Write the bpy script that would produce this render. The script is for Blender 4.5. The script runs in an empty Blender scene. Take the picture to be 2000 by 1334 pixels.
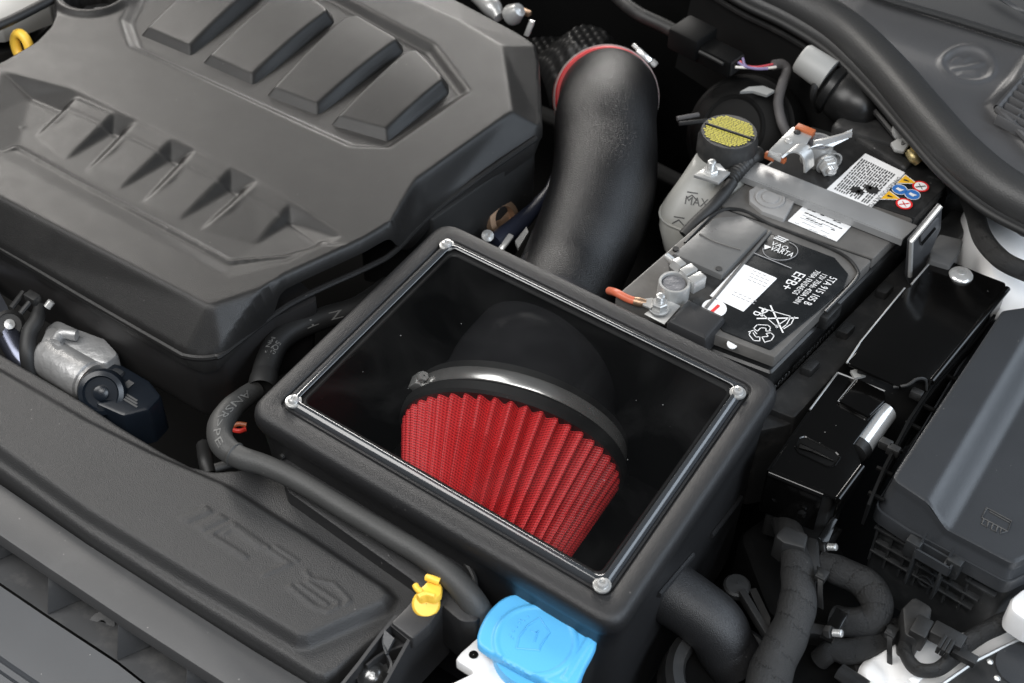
import bpy, bmesh, math, random
import numpy as np
from mathutils import Vector, Matrix
R = math.radians
random.seed(7); np.random.seed(7)
scene = bpy.context.scene
COL = scene.collection

# ---------------------------------------------------------------- camera
F_PX, PITCH, ROLL = 2800.0, 46.0, 1.0
CAM = Vector((0.0, -0.904, 1.008))
cam_data = bpy.data.cameras.new('camera')
cam_data.sensor_width = 36.0
cam_data.lens = F_PX / 2000.0 * 36.0
cam_data.clip_start = 0.02
cam_data.clip_end = 50.0
cam_rot = Matrix.Rotation(R(90 - PITCH), 3, 'X') @ Matrix.Rotation(R(ROLL), 3, 'Z')
cam = bpy.data.objects.new('camera', cam_data)
cam.matrix_world = Matrix.Translation(CAM) @ cam_rot.to_4x4()
COL.objects.link(cam)
scene.camera = cam
cam_data.dof.use_dof = True
cam_data.dof.focus_distance = 1.40
cam_data.dof.aperture_fstop = 7.1

# ---------------------------------------------------------------- world and lamps
world = bpy.data.worlds.new('World')
scene.world = world
world.use_nodes = True
bg = world.node_tree.nodes['Background']
bg.inputs[0].default_value = (0.85, 0.92, 1.0, 1)
bg.inputs[1].default_value = 0.08

def area(name, loc, target, sx, sy, power, col):
    d = bpy.data.lights.new(name, 'AREA')
    d.shape = 'RECTANGLE'; d.size = sx; d.size_y = sy
    d.energy = power; d.color = col
    o = bpy.data.objects.new(name, d)
    o.location = loc
    o.rotation_euler = (Vector(target) - Vector(loc)).to_track_quat('-Z', 'Y').to_euler()
    COL.objects.link(o)
    return o
area('softbox_left', (-1.45, -0.1, 1.8), (0, 0.1, 0), 1.1, 1.7, 40, (1.0, 0.985, 0.965))
area('softbox_rear_left', (-2.05, 3.2, 2.1), (-0.4, 0.4, 0), 0.7, 1.1, 88, (1.0, 0.955, 0.90))
area('softbox_rear', (0.25, 3.7, 1.15), (0.0, 0.4, 0), 1.6, 0.6, 70, (1.0, 0.965, 0.92))
area('softbox_right', (2.0, 0.15, 1.15), (0.2, 0.0, -0.05), 2.0, 1.1, 25, (0.76, 0.87, 1.0))
area('added_front_right_fill', (1.45, -1.5, 1.1), (0.2, 0.0, -0.05), 1.2, 1.2, 36, (0.80, 0.89, 1.0))  # added lamp in place of sky light, reaches the box's right wall
area('added_front_fill', (-0.2, -1.35, 2.2), (0.0, 0.0, -0.05), 1.5, 0.8, 36, (1.0, 0.985, 0.97))  # added fill lamp without a known source, brightens the filter

scene.view_settings.view_transform = 'Standard'
scene.view_settings.look = 'None'
scene.view_settings.gamma = 1.0
scene.view_settings.exposure = 0.0

# ---------------------------------------------------------------- layout helper
def ray(u, v):
    return (cam_rot @ Vector(((u - 1000.0) / F_PX, -(v - 667.0) / F_PX, -1.0)))
def P(u, v, z=0.0):
    """world point at height z seen at photograph position u, v"""
    d = ray(u, v)
    return CAM + d * ((z - CAM.z) / d.z)
def P2(u, v, z=0.0):
    p = P(u, v, z); return (p.x, p.y)
def PX(lst, z):
    return [P2(u, v, z) for u, v in lst]
def PP(lst):
    return [P(*t) for t in lst]
UDIR = (P(1533, 746) - P(866, 424)).normalized()
VDIR = Vector((-UDIR.y, UDIR.x, 0))
ZUP = Vector((0, 0, 1))

# ---------------------------------------------------------------- materials
def mat(name, col, rough=0.5, metal=0.0, spec=0.5, grain=0.0, gscale=900.0, gdist=0.0006, mottle=0.0, mscale=14.0,
        specks=0.0, rvar=0.0, coat=0.0, trans=0.0, bump2=0.0, b2scale=60.0, dirt=None, dscale=20, damt=0.5, dlo=.5, dhi=.7):
    m = bpy.data.materials.new(name); m.use_nodes = True
    nt = m.node_tree; N = nt.nodes; L = nt.links
    b = N['Principled BSDF']
    b.inputs['Base Color'].default_value = (*col, 1)
    b.inputs['Roughness'].default_value = rough
    b.inputs['Metallic'].default_value = metal
    b.inputs['Specular IOR Level'].default_value = spec
    b.inputs['Coat Weight'].default_value = coat
    b.inputs['Coat Roughness'].default_value = 0.08
    b.inputs['Transmission Weight'].default_value = trans
    tc = N.new('ShaderNodeTexCoord')
    geo = N.new('ShaderNodeNewGeometry')
    pos = geo.outputs['Position']
    colsock = None
    def mixc(fac, c1, c2):
        mx = N.new('ShaderNodeMix'); mx.data_type = 'RGBA'
        if hasattr(fac, 'links'): L.new(fac, mx.inputs[0])
        else: mx.inputs[0].default_value = fac
        for s, c in ((6, c1), (7, c2)):
            if hasattr(c, 'links'): L.new(c, mx.inputs[s])
            else: mx.inputs[s].default_value = (*c, 1)
        return mx.outputs[2]
    cur = col
    if mottle:
        n = N.new('ShaderNodeTexNoise'); n.inputs['Scale'].default_value = mscale; n.inputs['Detail'].default_value = 5
        L.new(pos, n.inputs['Vector'])
        cur = mixc(n.outputs['Fac'], tuple(c * (1 - mottle) for c in col), tuple(min(1, c * (1 + mottle)) for c in col))
    if dirt:
        n = N.new('ShaderNodeTexNoise'); n.inputs['Scale'].default_value = dscale; n.inputs['Detail'].default_value = 8
        n.inputs['Roughness'].default_value = 0.65
        L.new(pos, n.inputs['Vector'])
        mr = N.new('ShaderNodeMapRange'); mr.inputs[1].default_value = dlo; mr.inputs[2].default_value = dhi
        mr.inputs[4].default_value = damt
        L.new(n.outputs['Fac'], mr.inputs[0])
        cur = mixc(mr.outputs[0], cur, dirt)
    if specks:
        vo = N.new('ShaderNodeTexVoronoi'); vo.inputs['Scale'].default_value = 75
        L.new(pos, vo.inputs['Vector'])
        nz = N.new('ShaderNodeTexNoise'); nz.inputs['Scale'].default_value = 30
        L.new(pos, nz.inputs['Vector'])
        ad = N.new('ShaderNodeMath'); ad.operation = 'MULTIPLY_ADD'; ad.inputs[1].default_value = 0.20; ad.inputs[2].default_value = -0.075
        L.new(nz.outputs['Fac'], ad.inputs[0])
        lt = N.new('ShaderNodeMath'); lt.operation = 'LESS_THAN'
        L.new(vo.outputs['Distance'], lt.inputs[0]); L.new(ad.outputs[0], lt.inputs[1])
        mu = N.new('ShaderNodeMath'); mu.operation = 'MULTIPLY'; mu.inputs[1].default_value = specks
        L.new(lt.outputs[0], mu.inputs[0])
        cur = mixc(mu.outputs[0], cur, (0.26, 0.25, 0.24))
    if hasattr(cur, 'links'):
        L.new(cur, b.inputs['Base Color'])
    if rvar:
        n = N.new('ShaderNodeTexNoise'); n.inputs['Scale'].default_value = 35; n.inputs['Detail'].default_value = 4
        L.new(pos, n.inputs['Vector'])
        mr = N.new('ShaderNodeMapRange'); mr.inputs[3].default_value = max(0.02, rough - rvar); mr.inputs[4].default_value = rough + rvar
        L.new(n.outputs['Fac'], mr.inputs[0]); L.new(mr.outputs[0], b.inputs['Roughness'])
    nrm = None
    if grain:
        n = N.new('ShaderNodeTexNoise'); n.inputs['Scale'].default_value = gscale; n.inputs['Detail'].default_value = 2
        L.new(pos, n.inputs['Vector'])
        bp = N.new('ShaderNodeBump'); bp.inputs['Strength'].default_value = grain; bp.inputs['Distance'].default_value = gdist
        L.new(n.outputs['Fac'], bp.inputs['Height']); nrm = bp
    if bump2:
        n = N.new('ShaderNodeTexNoise'); n.inputs['Scale'].default_value = b2scale; n.inputs['Detail'].default_value = 3
        L.new(pos, n.inputs['Vector'])
        bp = N.new('ShaderNodeBump'); bp.inputs['Strength'].default_value = bump2; bp.inputs['Distance'].default_value = 0.004
        L.new(n.outputs['Fac'], bp.inputs['Height'])
        if nrm: L.new(nrm.outputs[0], bp.inputs['Normal'])
        nrm = bp
    if nrm: L.new(nrm.outputs[0], b.inputs['Normal'])
    return m

M = {}
M['cover'] = mat('engine_cover_plastic', (0.0110, 0.0106, 0.0104), 0.40, spec=0.37, grain=0.45, gscale=1300, gdist=0.0005, mottle=0.12, mscale=9, specks=0.35, rvar=0.07, dirt=(0.034, 0.033, 0.031), dscale=16, damt=0.28, dlo=0.48, dhi=0.75)
M['pad'] = mat('cover_pad_plastic', (0.0116, 0.0112, 0.0109), 0.40, spec=0.37, grain=0.45, gscale=1300, gdist=0.0005, mottle=0.12, mscale=12, specks=0.3, rvar=0.07, dirt=(0.034, 0.033, 0.031), dscale=18, damt=0.25, dlo=0.48, dhi=0.75)
M['duct'] = mat('grained_duct_plastic', (0.027, 0.027, 0.0275), 0.46, grain=1.0, gscale=1050, gdist=0.0006, mottle=0.15, mscale=11, specks=0.4)
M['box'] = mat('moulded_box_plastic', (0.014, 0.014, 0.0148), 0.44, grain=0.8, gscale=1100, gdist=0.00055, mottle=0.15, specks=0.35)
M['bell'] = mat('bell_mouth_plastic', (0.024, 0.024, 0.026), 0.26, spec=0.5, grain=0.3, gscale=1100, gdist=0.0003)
M['boxin'] = mat('box_inner_shade', (0.0025, 0.0025, 0.0025), 0.5, spec=0.25, specks=0.3, mottle=0.2)  # darker than the shell: shade under the lid put into the colour
M['tube'] = mat('moulded_tube_plastic', (0.0055, 0.0055, 0.006), 0.33, grain=0.9, gscale=850, gdist=0.0008, mottle=0.15, specks=0.35, rvar=0.06)
M['strip'] = mat('carrier_plastic', (0.062, 0.062, 0.063), 0.52, grain=0.2, gscale=1200, mottle=0.12, mscale=10, specks=0.8, dirt=(0.10, 0.10, 0.10), dscale=25, damt=0.25)
M['pocket'] = mat('dusty_carrier_plastic', (0.060, 0.061, 0.063), 0.6, grain=0.2, mottle=0.2, specks=0.8, dirt=(0.16, 0.155, 0.15), dscale=38, damt=0.45, dlo=0.52, dhi=0.75)
M['black'] = mat('black_plastic', (0.012, 0.012, 0.012), 0.5, grain=0.3, mottle=0.3, specks=0.3, rvar=0.08)
M['black2'] = mat('bracket_plastic', (0.028, 0.028, 0.029), 0.45, mottle=0.2, specks=0.7)
M['void'] = mat('depth_shade_black', (0.0025, 0.0025, 0.0025), 0.8, spec=0.1, mottle=0.4)  # depth shade of gaps and openings put into the colour
M['deep'] = mat('shaded_black', (0.0035, 0.0035, 0.0035), 0.6, spec=0.15, mottle=0.4, specks=0.2)  # near-black, with the shade under hood and cowl painted in
M['dusty'] = mat('dusty_black_plastic', (0.016, 0.016, 0.016), 0.5, mottle=0.3, specks=0.6, rvar=0.1, dirt=(0.09, 0.085, 0.08), dscale=45, damt=0.35, dlo=0.5, dhi=0.8)
M['rubber'] = mat('hose_rubber', (0.042, 0.042, 0.041), 0.55, grain=0.4, gscale=500, mottle=0.25, mscale=30, specks=0.3, bump2=0.10)
M['rubber_dark'] = mat('black_rubber', (0.013, 0.013, 0.013), 0.55, mottle=0.3, mscale=30, specks=0.3)
M['seal'] = mat('seal_rubber', (0.030, 0.030, 0.030), 0.42, grain=0.5, gscale=600, mottle=0.15, specks=0.2)
M['cowl'] = mat('cowl_plastic', (0.060, 0.060, 0.062), 0.45, grain=0.4, gscale=800, mottle=0.12, specks=0.3)
M['gloss'] = mat('gloss_black_sheet_metal', (0.0022, 0.0021, 0.002), 0.15, spec=0.45, specks=0.4, rvar=0.04)
M['fuse'] = mat('fuse_cover_plastic', (0.030, 0.032, 0.035), 0.33, grain=0.25, gscale=1000, mottle=0.12, mscale=14, specks=0.5, rvar=0.06)
M['fusebase'] = mat('fuse_base_plastic', (0.018, 0.019, 0.020), 0.42, mottle=0.3, specks=0.9, dirt=(0.06, 0.06, 0.06), dscale=60, damt=0.3, rvar=0.08)
M['steel'] = mat('zinc_steel', (0.46, 0.46, 0.45), 0.34, 0.55, mottle=0.25, mscale=50, rvar=0.12, bump2=0.08, b2scale=120)
M['bright'] = mat('stainless_steel', (0.68, 0.675, 0.66), 0.20, 0.6, rvar=0.08)
M['clamp'] = mat('polished_clamp_band', (0.58, 0.57, 0.555), 0.26, 0.82, rvar=0.06)
M['strap'] = mat('galvanised_strap', (0.27, 0.27, 0.268), 0.36, 0.35, mottle=0.22, mscale=22, rvar=0.1)
M['alloy'] = mat('cast_aluminium', (0.36, 0.36, 0.36), 0.42, 0.55, mottle=0.35, mscale=40, bump2=0.35, b2scale=90)
M['lead'] = mat('lead_post', (0.16, 0.16, 0.17), 0.5, 0.5, mottle=0.3, mscale=70, bump2=0.3, b2scale=150)
M['copper'] = mat('copper_brown_metal', (0.45, 0.30, 0.20), 0.4, 0.85, mottle=0.3, mscale=60)
M['brass'] = mat('brass_passivated', (0.42, 0.34, 0.17), 0.4, 0.8, mottle=0.4, mscale=70)
M['white'] = mat('white_body_paint', (0.88, 0.875, 0.865), 0.3, mottle=0.03, coat=0.3, dirt=(0.42, 0.38, 0.33), dscale=28, damt=0.22, dlo=0.6, dhi=0.85)
M['whiteplastic'] = mat('white_plastic', (0.75, 0.75, 0.75), 0.42, mottle=0.05)
M['paper'] = mat('white_sticker', (0.78, 0.78, 0.78), 0.45, mottle=0.03)
M['ink'] = mat('white_ink', (0.72, 0.72, 0.72), 0.5)
M['greyink'] = mat('grey_ink', (0.30, 0.30, 0.31), 0.5)
M['darkink'] = mat('black_ink', (0.02, 0.02, 0.02), 0.5)
M['faintink'] = mat('faint_grey_ink', (0.085, 0.085, 0.085), 0.55)
M['hoseink'] = mat('worn_white_hose_ink', (0.13, 0.13, 0.125), 0.6)
M['label'] = mat('black_label_film', (0.010, 0.011, 0.012), 0.28, mottle=0.4, mscale=30, rvar=0.1, dirt=(0.05, 0.05, 0.05), dscale=30, damt=0.35, bump2=0.05)
M['tile'] = mat('battery_tile_plastic', (0.105, 0.105, 0.103), 0.32, mottle=0.3, mscale=25, rvar=0.14, dirt=(0.11, 0.11, 0.11), dscale=26, damt=0.5, dlo=.4, dhi=.8, specks=0.3, bump2=0.08)
M['batt'] = mat('dusty_battery_plastic', (0.095, 0.091, 0.086), 0.40, mottle=0.25, mscale=28, rvar=0.12, dirt=(0.16, 0.15, 0.14), dscale=34, damt=0.5, dlo=.45, dhi=.75, specks=0.4, bump2=0.08)
M['battcase'] = mat('black_battery_case', (0.014, 0.014, 0.014), 0.38, mottle=0.3, specks=0.7, rvar=0.12, dirt=(0.07, 0.07, 0.07), dscale=50, damt=0.3)
M['battgrey'] = mat('silvery_dusty_plastic', (0.26, 0.255, 0.25), 0.34, mottle=0.25, mscale=35, rvar=0.12, bump2=0.15)
M['red'] = mat('red_silicone', (0.55, 0.018, 0.022), 0.42, mottle=0.1)
M['redink'] = mat('red_ink', (0.62, 0.02, 0.02), 0.5)
M['blueink'] = mat('blue_ink', (0.03, 0.14, 0.42), 0.5)
M['yellowink'] = mat('yellow_ink', (0.75, 0.42, 0.02), 0.5)
M['capink'] = mat('yellow_cap_ink', (0.42, 0.37, 0.04), 0.55, mottle=0.45, mscale=420)
M['orange'] = mat('orange_cable', (0.50, 0.12, 0.06), 0.4, mottle=0.2, mscale=60)
M['amber'] = mat('amber_plastic', (0.36, 0.10, 0.035), 0.45)
M['yellow'] = mat('yellow_clip_plastic', (0.93, 0.58, 0.07), 0.38, mottle=0.06)
M['blue'] = mat('blue_cap_plastic', (0.10, 0.44, 0.80), 0.40, grain=0.15, gscale=900, mottle=0.04)
M['reservoir'] = mat('milky_reservoir_plastic', (0.25, 0.25, 0.235), 0.38, mottle=0.15, mscale=22, dirt=(0.20, 0.19, 0.16), dscale=30, damt=0.5)
M['reservoir'].node_tree.nodes['Principled BSDF'].inputs['Subsurface Weight'].default_value = 0.15
M['reservoir'].node_tree.nodes['Principled BSDF'].inputs['Subsurface Radius'].default_value = (0.01, 0.01, 0.009)
M['navy'] = mat('blue_black_moulding', (0.007, 0.010, 0.015), 0.30, mottle=0.3, specks=0.3)
M['bluehose'] = mat('blue_black_hose', (0.012, 0.015, 0.028), 0.45)
M['pinkw'] = mat('pink_wire', (0.55, 0.08, 0.10), 0.45)
M['violetw'] = mat('violet_wire', (0.22, 0.18, 0.32), 0.45)
M['whitew'] = mat('white_wire', (0.70, 0.66, 0.60), 0.45)
M['greenw'] = mat('green_wire', (0.08, 0.30, 0.10), 0.45)
M['redw'] = mat('red_wire', (0.55, 0.03, 0.02), 0.45)
M['greysleeve'] = mat('grey_cable_sleeve', (0.09, 0.085, 0.085), 0.6, mottle=0.2)
M['greyplastic'] = mat('grey_plastic', (0.30, 0.30, 0.29), 0.45, mottle=0.12)
M['insul'] = mat('shock_foam', (0.06, 0.06, 0.06), 0.7, mottle=0.2, grain=0.6)
M['foil'] = mat('dimpled_heat_shield', (0.02, 0.02, 0.02), 0.4, 0.6, mottle=0.4, mscale=40)

def wrapmat(name, col, rough, vscale, strength, dist=0.002, noise=0.0):
    """cloth tape wound round a loom: soft ridges along the tube's length (uv.v in metres)"""
    m = mat(name, col, rough, mottle=0.25, mscale=40, specks=0.3)
    nt = m.node_tree; N = nt.nodes; L = nt.links; b = N['Principled BSDF']
    uv = N.new('ShaderNodeUVMap')
    sep = N.new('ShaderNodeSeparateXYZ'); L.new(uv.outputs[0], sep.inputs[0])
    nz = N.new('ShaderNodeTexNoise'); nz.inputs['Scale'].default_value = 30
    mad = N.new('ShaderNodeMath'); mad.operation = 'MULTIPLY_ADD'; mad.inputs[1].default_value = vscale
    L.new(sep.outputs[1], mad.inputs[0])
    m2 = N.new('ShaderNodeMath'); m2.operation = 'MULTIPLY'; m2.inputs[1].default_value = 0.8
    ad = N.new('ShaderNodeMath'); ad.operation = 'ADD'
    m3 = N.new('ShaderNodeMath'); m3.operation = 'MULTIPLY'; m3.inputs[1].default_value = 0.3
    L.new(sep.outputs[0], m2.inputs[0]); L.new(nz.outputs['Fac'], m3.inputs[0])
    L.new(m2.outputs[0], ad.inputs[0]); L.new(m3.outputs[0], ad.inputs[1]); L.new(ad.outputs[0], mad.inputs[2])
    fr = N.new('ShaderNodeMath'); fr.operation = 'FRACT'; L.new(mad.outputs[0], fr.inputs[0])
    pw = N.new('ShaderNodeMath'); pw.operation = 'POWER'; pw.inputs[1].default_value = 0.35; L.new(fr.outputs[0], pw.inputs[0])
    n2 = N.new('ShaderNodeTexNoise'); n2.inputs['Scale'].default_value = 160
    ad2 = N.new('ShaderNodeMath'); ad2.operation = 'MULTIPLY_ADD'; ad2.inputs[1].default_value = 0.2
    L.new(n2.outputs['Fac'], ad2.inputs[0]); L.new(pw.outputs[0], ad2.inputs[2])
    bp = N.new('ShaderNodeBump'); bp.inputs['Strength'].default_value = strength; bp.inputs['Distance'].default_value = dist
    L.new(ad2.outputs[0], bp.inputs['Height']); L.new(bp.outputs[0], b.inputs['Normal'])
    return m
M['tape'] = wrapmat('cloth_tape_loom', (0.024, 0.024, 0.024), 0.6, 42, 1.0, 0.005)
M['tape_dark'] = wrapmat('dark_cloth_tape_loom', (0.010, 0.010, 0.010), 0.5, 55, 1.0, 0.005)

def filter_mat():
    m = mat('red_filter_gauze', (0.60, 0.030, 0.035), 0.42)
    nt = m.node_tree; N = nt.nodes; L = nt.links; b = N['Principled BSDF']
    uv = N.new('ShaderNodeUVMap'); sep = N.new('ShaderNodeSeparateXYZ'); L.new(uv.outputs[0], sep.inputs[0])
    def line(sock, sc):
        mu = N.new('ShaderNodeMath'); mu.operation = 'MULTIPLY'; mu.inputs[1].default_value = sc; L.new(sock, mu.inputs[0])
        si = N.new('ShaderNodeMath'); si.operation = 'SINE'; L.new(mu.outputs[0], si.inputs[0])
        ab = N.new('ShaderNodeMath'); ab.operation = 'MULTIPLY_ADD'; ab.inputs[1].default_value = .5; ab.inputs[2].default_value = .5
        L.new(si.outputs[0], ab.inputs[0]); return ab.outputs[0]
    a = line(sep.outputs[1], 2 * math.pi / 0.0026)
    c = line(sep.outputs[0], 2 * math.pi / 0.0030)
    mx = N.new('ShaderNodeMath'); mx.operation = 'MULTIPLY_ADD'; mx.inputs[1].default_value = 0.45
    L.new(c, mx.inputs[0]); L.new(a, mx.inputs[2])
    rp = N.new('ShaderNodeValToRGB')
    rp.color_ramp.elements[0].position = 0.15; rp.color_ramp.elements[0].color = (0.30, 0.012, 0.015, 1)
    rp.color_ramp.elements[1].position = 0.75; rp.color_ramp.elements[1].color = (0.86, 0.050, 0.055, 1)
    L.new(mx.outputs[0], rp.inputs[0]); L.new(rp.outputs[0], b.inputs['Base Color'])
    bp = N.new('ShaderNodeBump'); bp.inputs['Strength'].default_value = 0.5; bp.inputs['Distance'].default_value = 0.0008
    L.new(mx.outputs[0], bp.inputs['Height']); L.new(bp.outputs[0], b.inputs['Normal'])
    return m
M['filter'] = filter_mat()

def acrylic_mat():
    m = bpy.data.materials.new('clear_acrylic'); m.use_nodes = True
    nt = m.node_tree; N = nt.nodes; L = nt.links
    N.remove(N['Principled BSDF'])
    tr = N.new('ShaderNodeBsdfTransparent'); tr.inputs[0].default_value = (0.95, 0.96, 0.965, 1)
    gl = N.new('ShaderNodeBsdfGlossy'); gl.inputs['Roughness'].default_value = 0.03
    fr = N.new('ShaderNodeFresnel'); fr.inputs[0].default_value = 1.49
    mx = N.new('ShaderNodeMixShader')
    L.new(fr.outputs[0], mx.inputs[0]); L.new(tr.outputs[0], mx.inputs[1]); L.new(gl.outputs[0], mx.inputs[2])
    # pale film painted for the broad reflection, with dust smears and lint specks
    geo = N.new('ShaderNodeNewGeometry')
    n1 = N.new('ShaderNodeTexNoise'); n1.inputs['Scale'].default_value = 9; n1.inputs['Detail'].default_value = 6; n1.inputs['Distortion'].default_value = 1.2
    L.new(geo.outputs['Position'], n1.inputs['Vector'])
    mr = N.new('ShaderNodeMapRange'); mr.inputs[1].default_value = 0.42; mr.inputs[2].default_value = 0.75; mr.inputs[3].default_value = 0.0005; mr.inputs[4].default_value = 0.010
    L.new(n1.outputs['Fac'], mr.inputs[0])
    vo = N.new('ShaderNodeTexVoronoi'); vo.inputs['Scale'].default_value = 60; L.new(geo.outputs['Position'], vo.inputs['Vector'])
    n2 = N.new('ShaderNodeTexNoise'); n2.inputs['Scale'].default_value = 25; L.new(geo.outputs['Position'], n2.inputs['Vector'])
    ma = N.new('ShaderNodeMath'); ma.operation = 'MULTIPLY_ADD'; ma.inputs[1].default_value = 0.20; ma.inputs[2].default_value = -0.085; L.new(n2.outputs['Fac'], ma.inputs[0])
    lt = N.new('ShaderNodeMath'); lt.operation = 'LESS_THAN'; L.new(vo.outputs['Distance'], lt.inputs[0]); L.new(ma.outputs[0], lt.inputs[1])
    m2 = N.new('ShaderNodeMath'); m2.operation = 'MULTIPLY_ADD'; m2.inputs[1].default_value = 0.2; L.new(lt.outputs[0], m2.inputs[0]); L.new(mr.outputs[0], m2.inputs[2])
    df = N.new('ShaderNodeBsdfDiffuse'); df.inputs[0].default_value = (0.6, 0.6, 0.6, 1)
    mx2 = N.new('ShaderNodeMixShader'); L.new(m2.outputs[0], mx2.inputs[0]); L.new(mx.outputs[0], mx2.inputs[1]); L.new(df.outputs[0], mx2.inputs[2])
    L.new(mx2.outputs[0], N['Material Output'].inputs[0])
    return m
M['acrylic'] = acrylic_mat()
def edge_mat():
    m = bpy.data.materials.new('polished_acrylic_edge'); m.use_nodes = True
    nt = m.node_tree; N = nt.nodes; L = nt.links
    b = N['Principled BSDF']; b.inputs['Base Color'].default_value = (0.035, 0.038, 0.042, 1); b.inputs['Roughness'].default_value = 0.10
    b.inputs['Specular IOR Level'].default_value = 1.0
    tr = N.new('ShaderNodeBsdfTransparent'); tr.inputs[0].default_value = (0.9, 0.92, 0.93, 1)
    mx = N.new('ShaderNodeMixShader'); mx.inputs[0].default_value = 0.93
    L.new(tr.outputs[0], mx.inputs[1]); L.new(b.outputs[0], mx.inputs[2]); L.new(mx.outputs[0], N['Material Output'].inputs[0])
    return m
M['acryledge'] = edge_mat()

# ---------------------------------------------------------------- object helpers
def tag(o, label=None, cat=None, group=None, kind=None):
    if label: o['label'] = label
    if cat: o['category'] = cat
    if group: o['group'] = group
    if kind: o['kind'] = kind
    return o
def thing(name, loc, label, cat, group=None):
    o = bpy.data.objects.new(name, None); o.location = Vector(loc); o.empty_display_size = 0.03
    COL.objects.link(o)
    return tag(o, label, cat, group)
def wloc(o):
    v = Vector(o.location)
    while o.parent: o = o.parent; v = v + Vector(o.location)
    return v

class MB:
    """collects verts and faces (world space) for one mesh"""
    def __init__(s): s.v = []; s.f = []; s.uv = {}
    def add(s, verts, faces, uvs=None):
        o = len(s.v); s.v += [Vector(x) for x in verts]
        for i, f in enumerate(faces):
            if uvs is not None: s.uv[len(s.f)] = uvs[i]
            s.f.append([o + k for k in f])
        return s
    def build(s, name, m, parent=None, smooth=True, ang=38, bevel=0.0, bseg=2, fixn=True):
        off = wloc(parent) if parent else Vector((0, 0, 0))
        me = bpy.data.meshes.new(name)
        me.from_pydata([v - off for v in s.v], [], s.f)
        if s.uv:
            ul = me.uv_layers.new(name='UVMap')
            for p in me.polygons:
                if p.index in s.uv:
                    for k, li in enumerate(p.loop_indices): ul.data[li].uv = s.uv[p.index][k]
        bm = bmesh.new(); bm.from_mesh(me)
        if fixn: bmesh.ops.recalc_face_normals(bm, faces=bm.faces)
        if bevel:
            es = [e for e in bm.edges if len(e.link_faces) == 2 and e.calc_face_angle(0) > R(28)]
            bmesh.ops.bevel(bm, geom=es, offset=bevel, segments=bseg, affect='EDGES', profile=0.5, clamp_overlap=True)
        bm.to_mesh(me); bm.free()
        if smooth:
            for p in me.polygons: p.use_smooth = True
            me.set_sharp_from_angle(angle=R(ang))
        me.materials.append(m)
        o = bpy.data.objects.new(name, me)
        COL.objects.link(o)
        if parent: o.parent = parent
        return o

# ---------------------------------------------------------------- shape helpers
def ccw(poly):
    a = sum(poly[i][0] * poly[(i + 1) % len(poly)][1] - poly[(i + 1) % len(poly)][0] * poly[i][1] for i in range(len(poly)))
    return list(poly) if a > 0 else list(reversed(poly))
def offset_poly(poly, d):
    n = len(poly); out = []
    for i in range(n):
        p0 = Vector(poly[i - 1]); p1 = Vector(poly[i]); p2 = Vector(poly[(i + 1) % n])
        e1 = (p1 - p0).normalized(); e2 = (p2 - p1).normalized()
        n1 = Vector((-e1.y, e1.x)); n2 = Vector((-e2.y, e2.x))
        k = n1 + n2
        k = k / max(0.35, k.length_squared / 2) if k.length > 1e-6 else n1
        out.append(p1 + k * d)
    return out
def fillet(poly, r, n=4):
    m = len(poly); out = []
    for i in range(m):
        p0 = Vector(poly[i - 1]); p1 = Vector(poly[i]); p2 = Vector(poly[(i + 1) % m])
        rr = r[i] if isinstance(r, (list, tuple)) else r
        a = (p0 - p1); b = (p2 - p1)
        la, lb = a.length, b.length
        a.normalize(); b.normalize()
        dot = max(-1, min(1, a.dot(b))); th = math.acos(dot)
        t = min(rr / max(1e-4, math.tan(th / 2)), 0.46 * la, 0.46 * lb)
        s, e = p1 + a * t, p1 + b * t
        for k in range(n + 1):
            q = k / n
            out.append(s * (1 - q) ** 2 + p1 * 2 * q * (1 - q) + e * q * q)
    return out
def rings_mesh(mb, poly, rings, n=4, top=True, bottom=False, zf=None):
    """rings: (inset, z, corner radius) from the first ring to the last; caps by n-gon"""
    poly = ccw([tuple(p) for p in poly]); loops = []
    for ins, z, rad in rings:
        q = fillet(offset_poly(poly, ins), rad, n)
        loops.append([Vector((p.x, p.y, z + (zf(p.x, p.y) if zf else 0))) for p in q])
    m = len(loops[0]); verts = [v for l in loops for v in l]; faces = []
    for k in range(len(loops) - 1):
        for i in range(m):
            j = (i + 1) % m
            faces.append([k * m + i, k * m + j, (k + 1) * m + j, (k + 1) * m + i])
    if top: faces.append([(len(loops) - 1) * m + i for i in range(m)])
    if bottom: faces.append(list(reversed(range(m))))
    mb.add(verts, faces)
    return mb
def slab(poly, z, h, b=0.002, r=0.003, draft=0.0, n=4, mb=None, zf=None):
    """moulded block: plan polygon at its top, height h downwards, rounded top edge"""
    mb = mb or MB()
    return rings_mesh(mb, poly, [(-draft, z - h, r + draft), (0, z - b, r), (b * 0.3, z - b * 0.3, r), (b, z, max(0.0003, r - b * 0.5))], n, True, True, zf)
def catmull(pts, per=8):
    pts = [Vector(p) for p in pts]; out = []
    n = len(pts)
    for i in range(n - 1):
        p0 = pts[i - 1] if i else pts[0] * 2 - pts[1]
        p1, p2 = pts[i], pts[i + 1]
        p3 = pts[i + 2] if i + 2 < n else pts[-1] * 2 - pts[-2]
        for k in range(per):
            t = k / per
            out.append(0.5 * ((2 * p1) + (p2 - p0) * t + (2 * p0 - 5 * p1 + 4 * p2 - p3) * t * t + (3 * p1 - p0 - 3 * p2 + p3) * t ** 3))
    out.append(pts[-1]); return out
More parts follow.
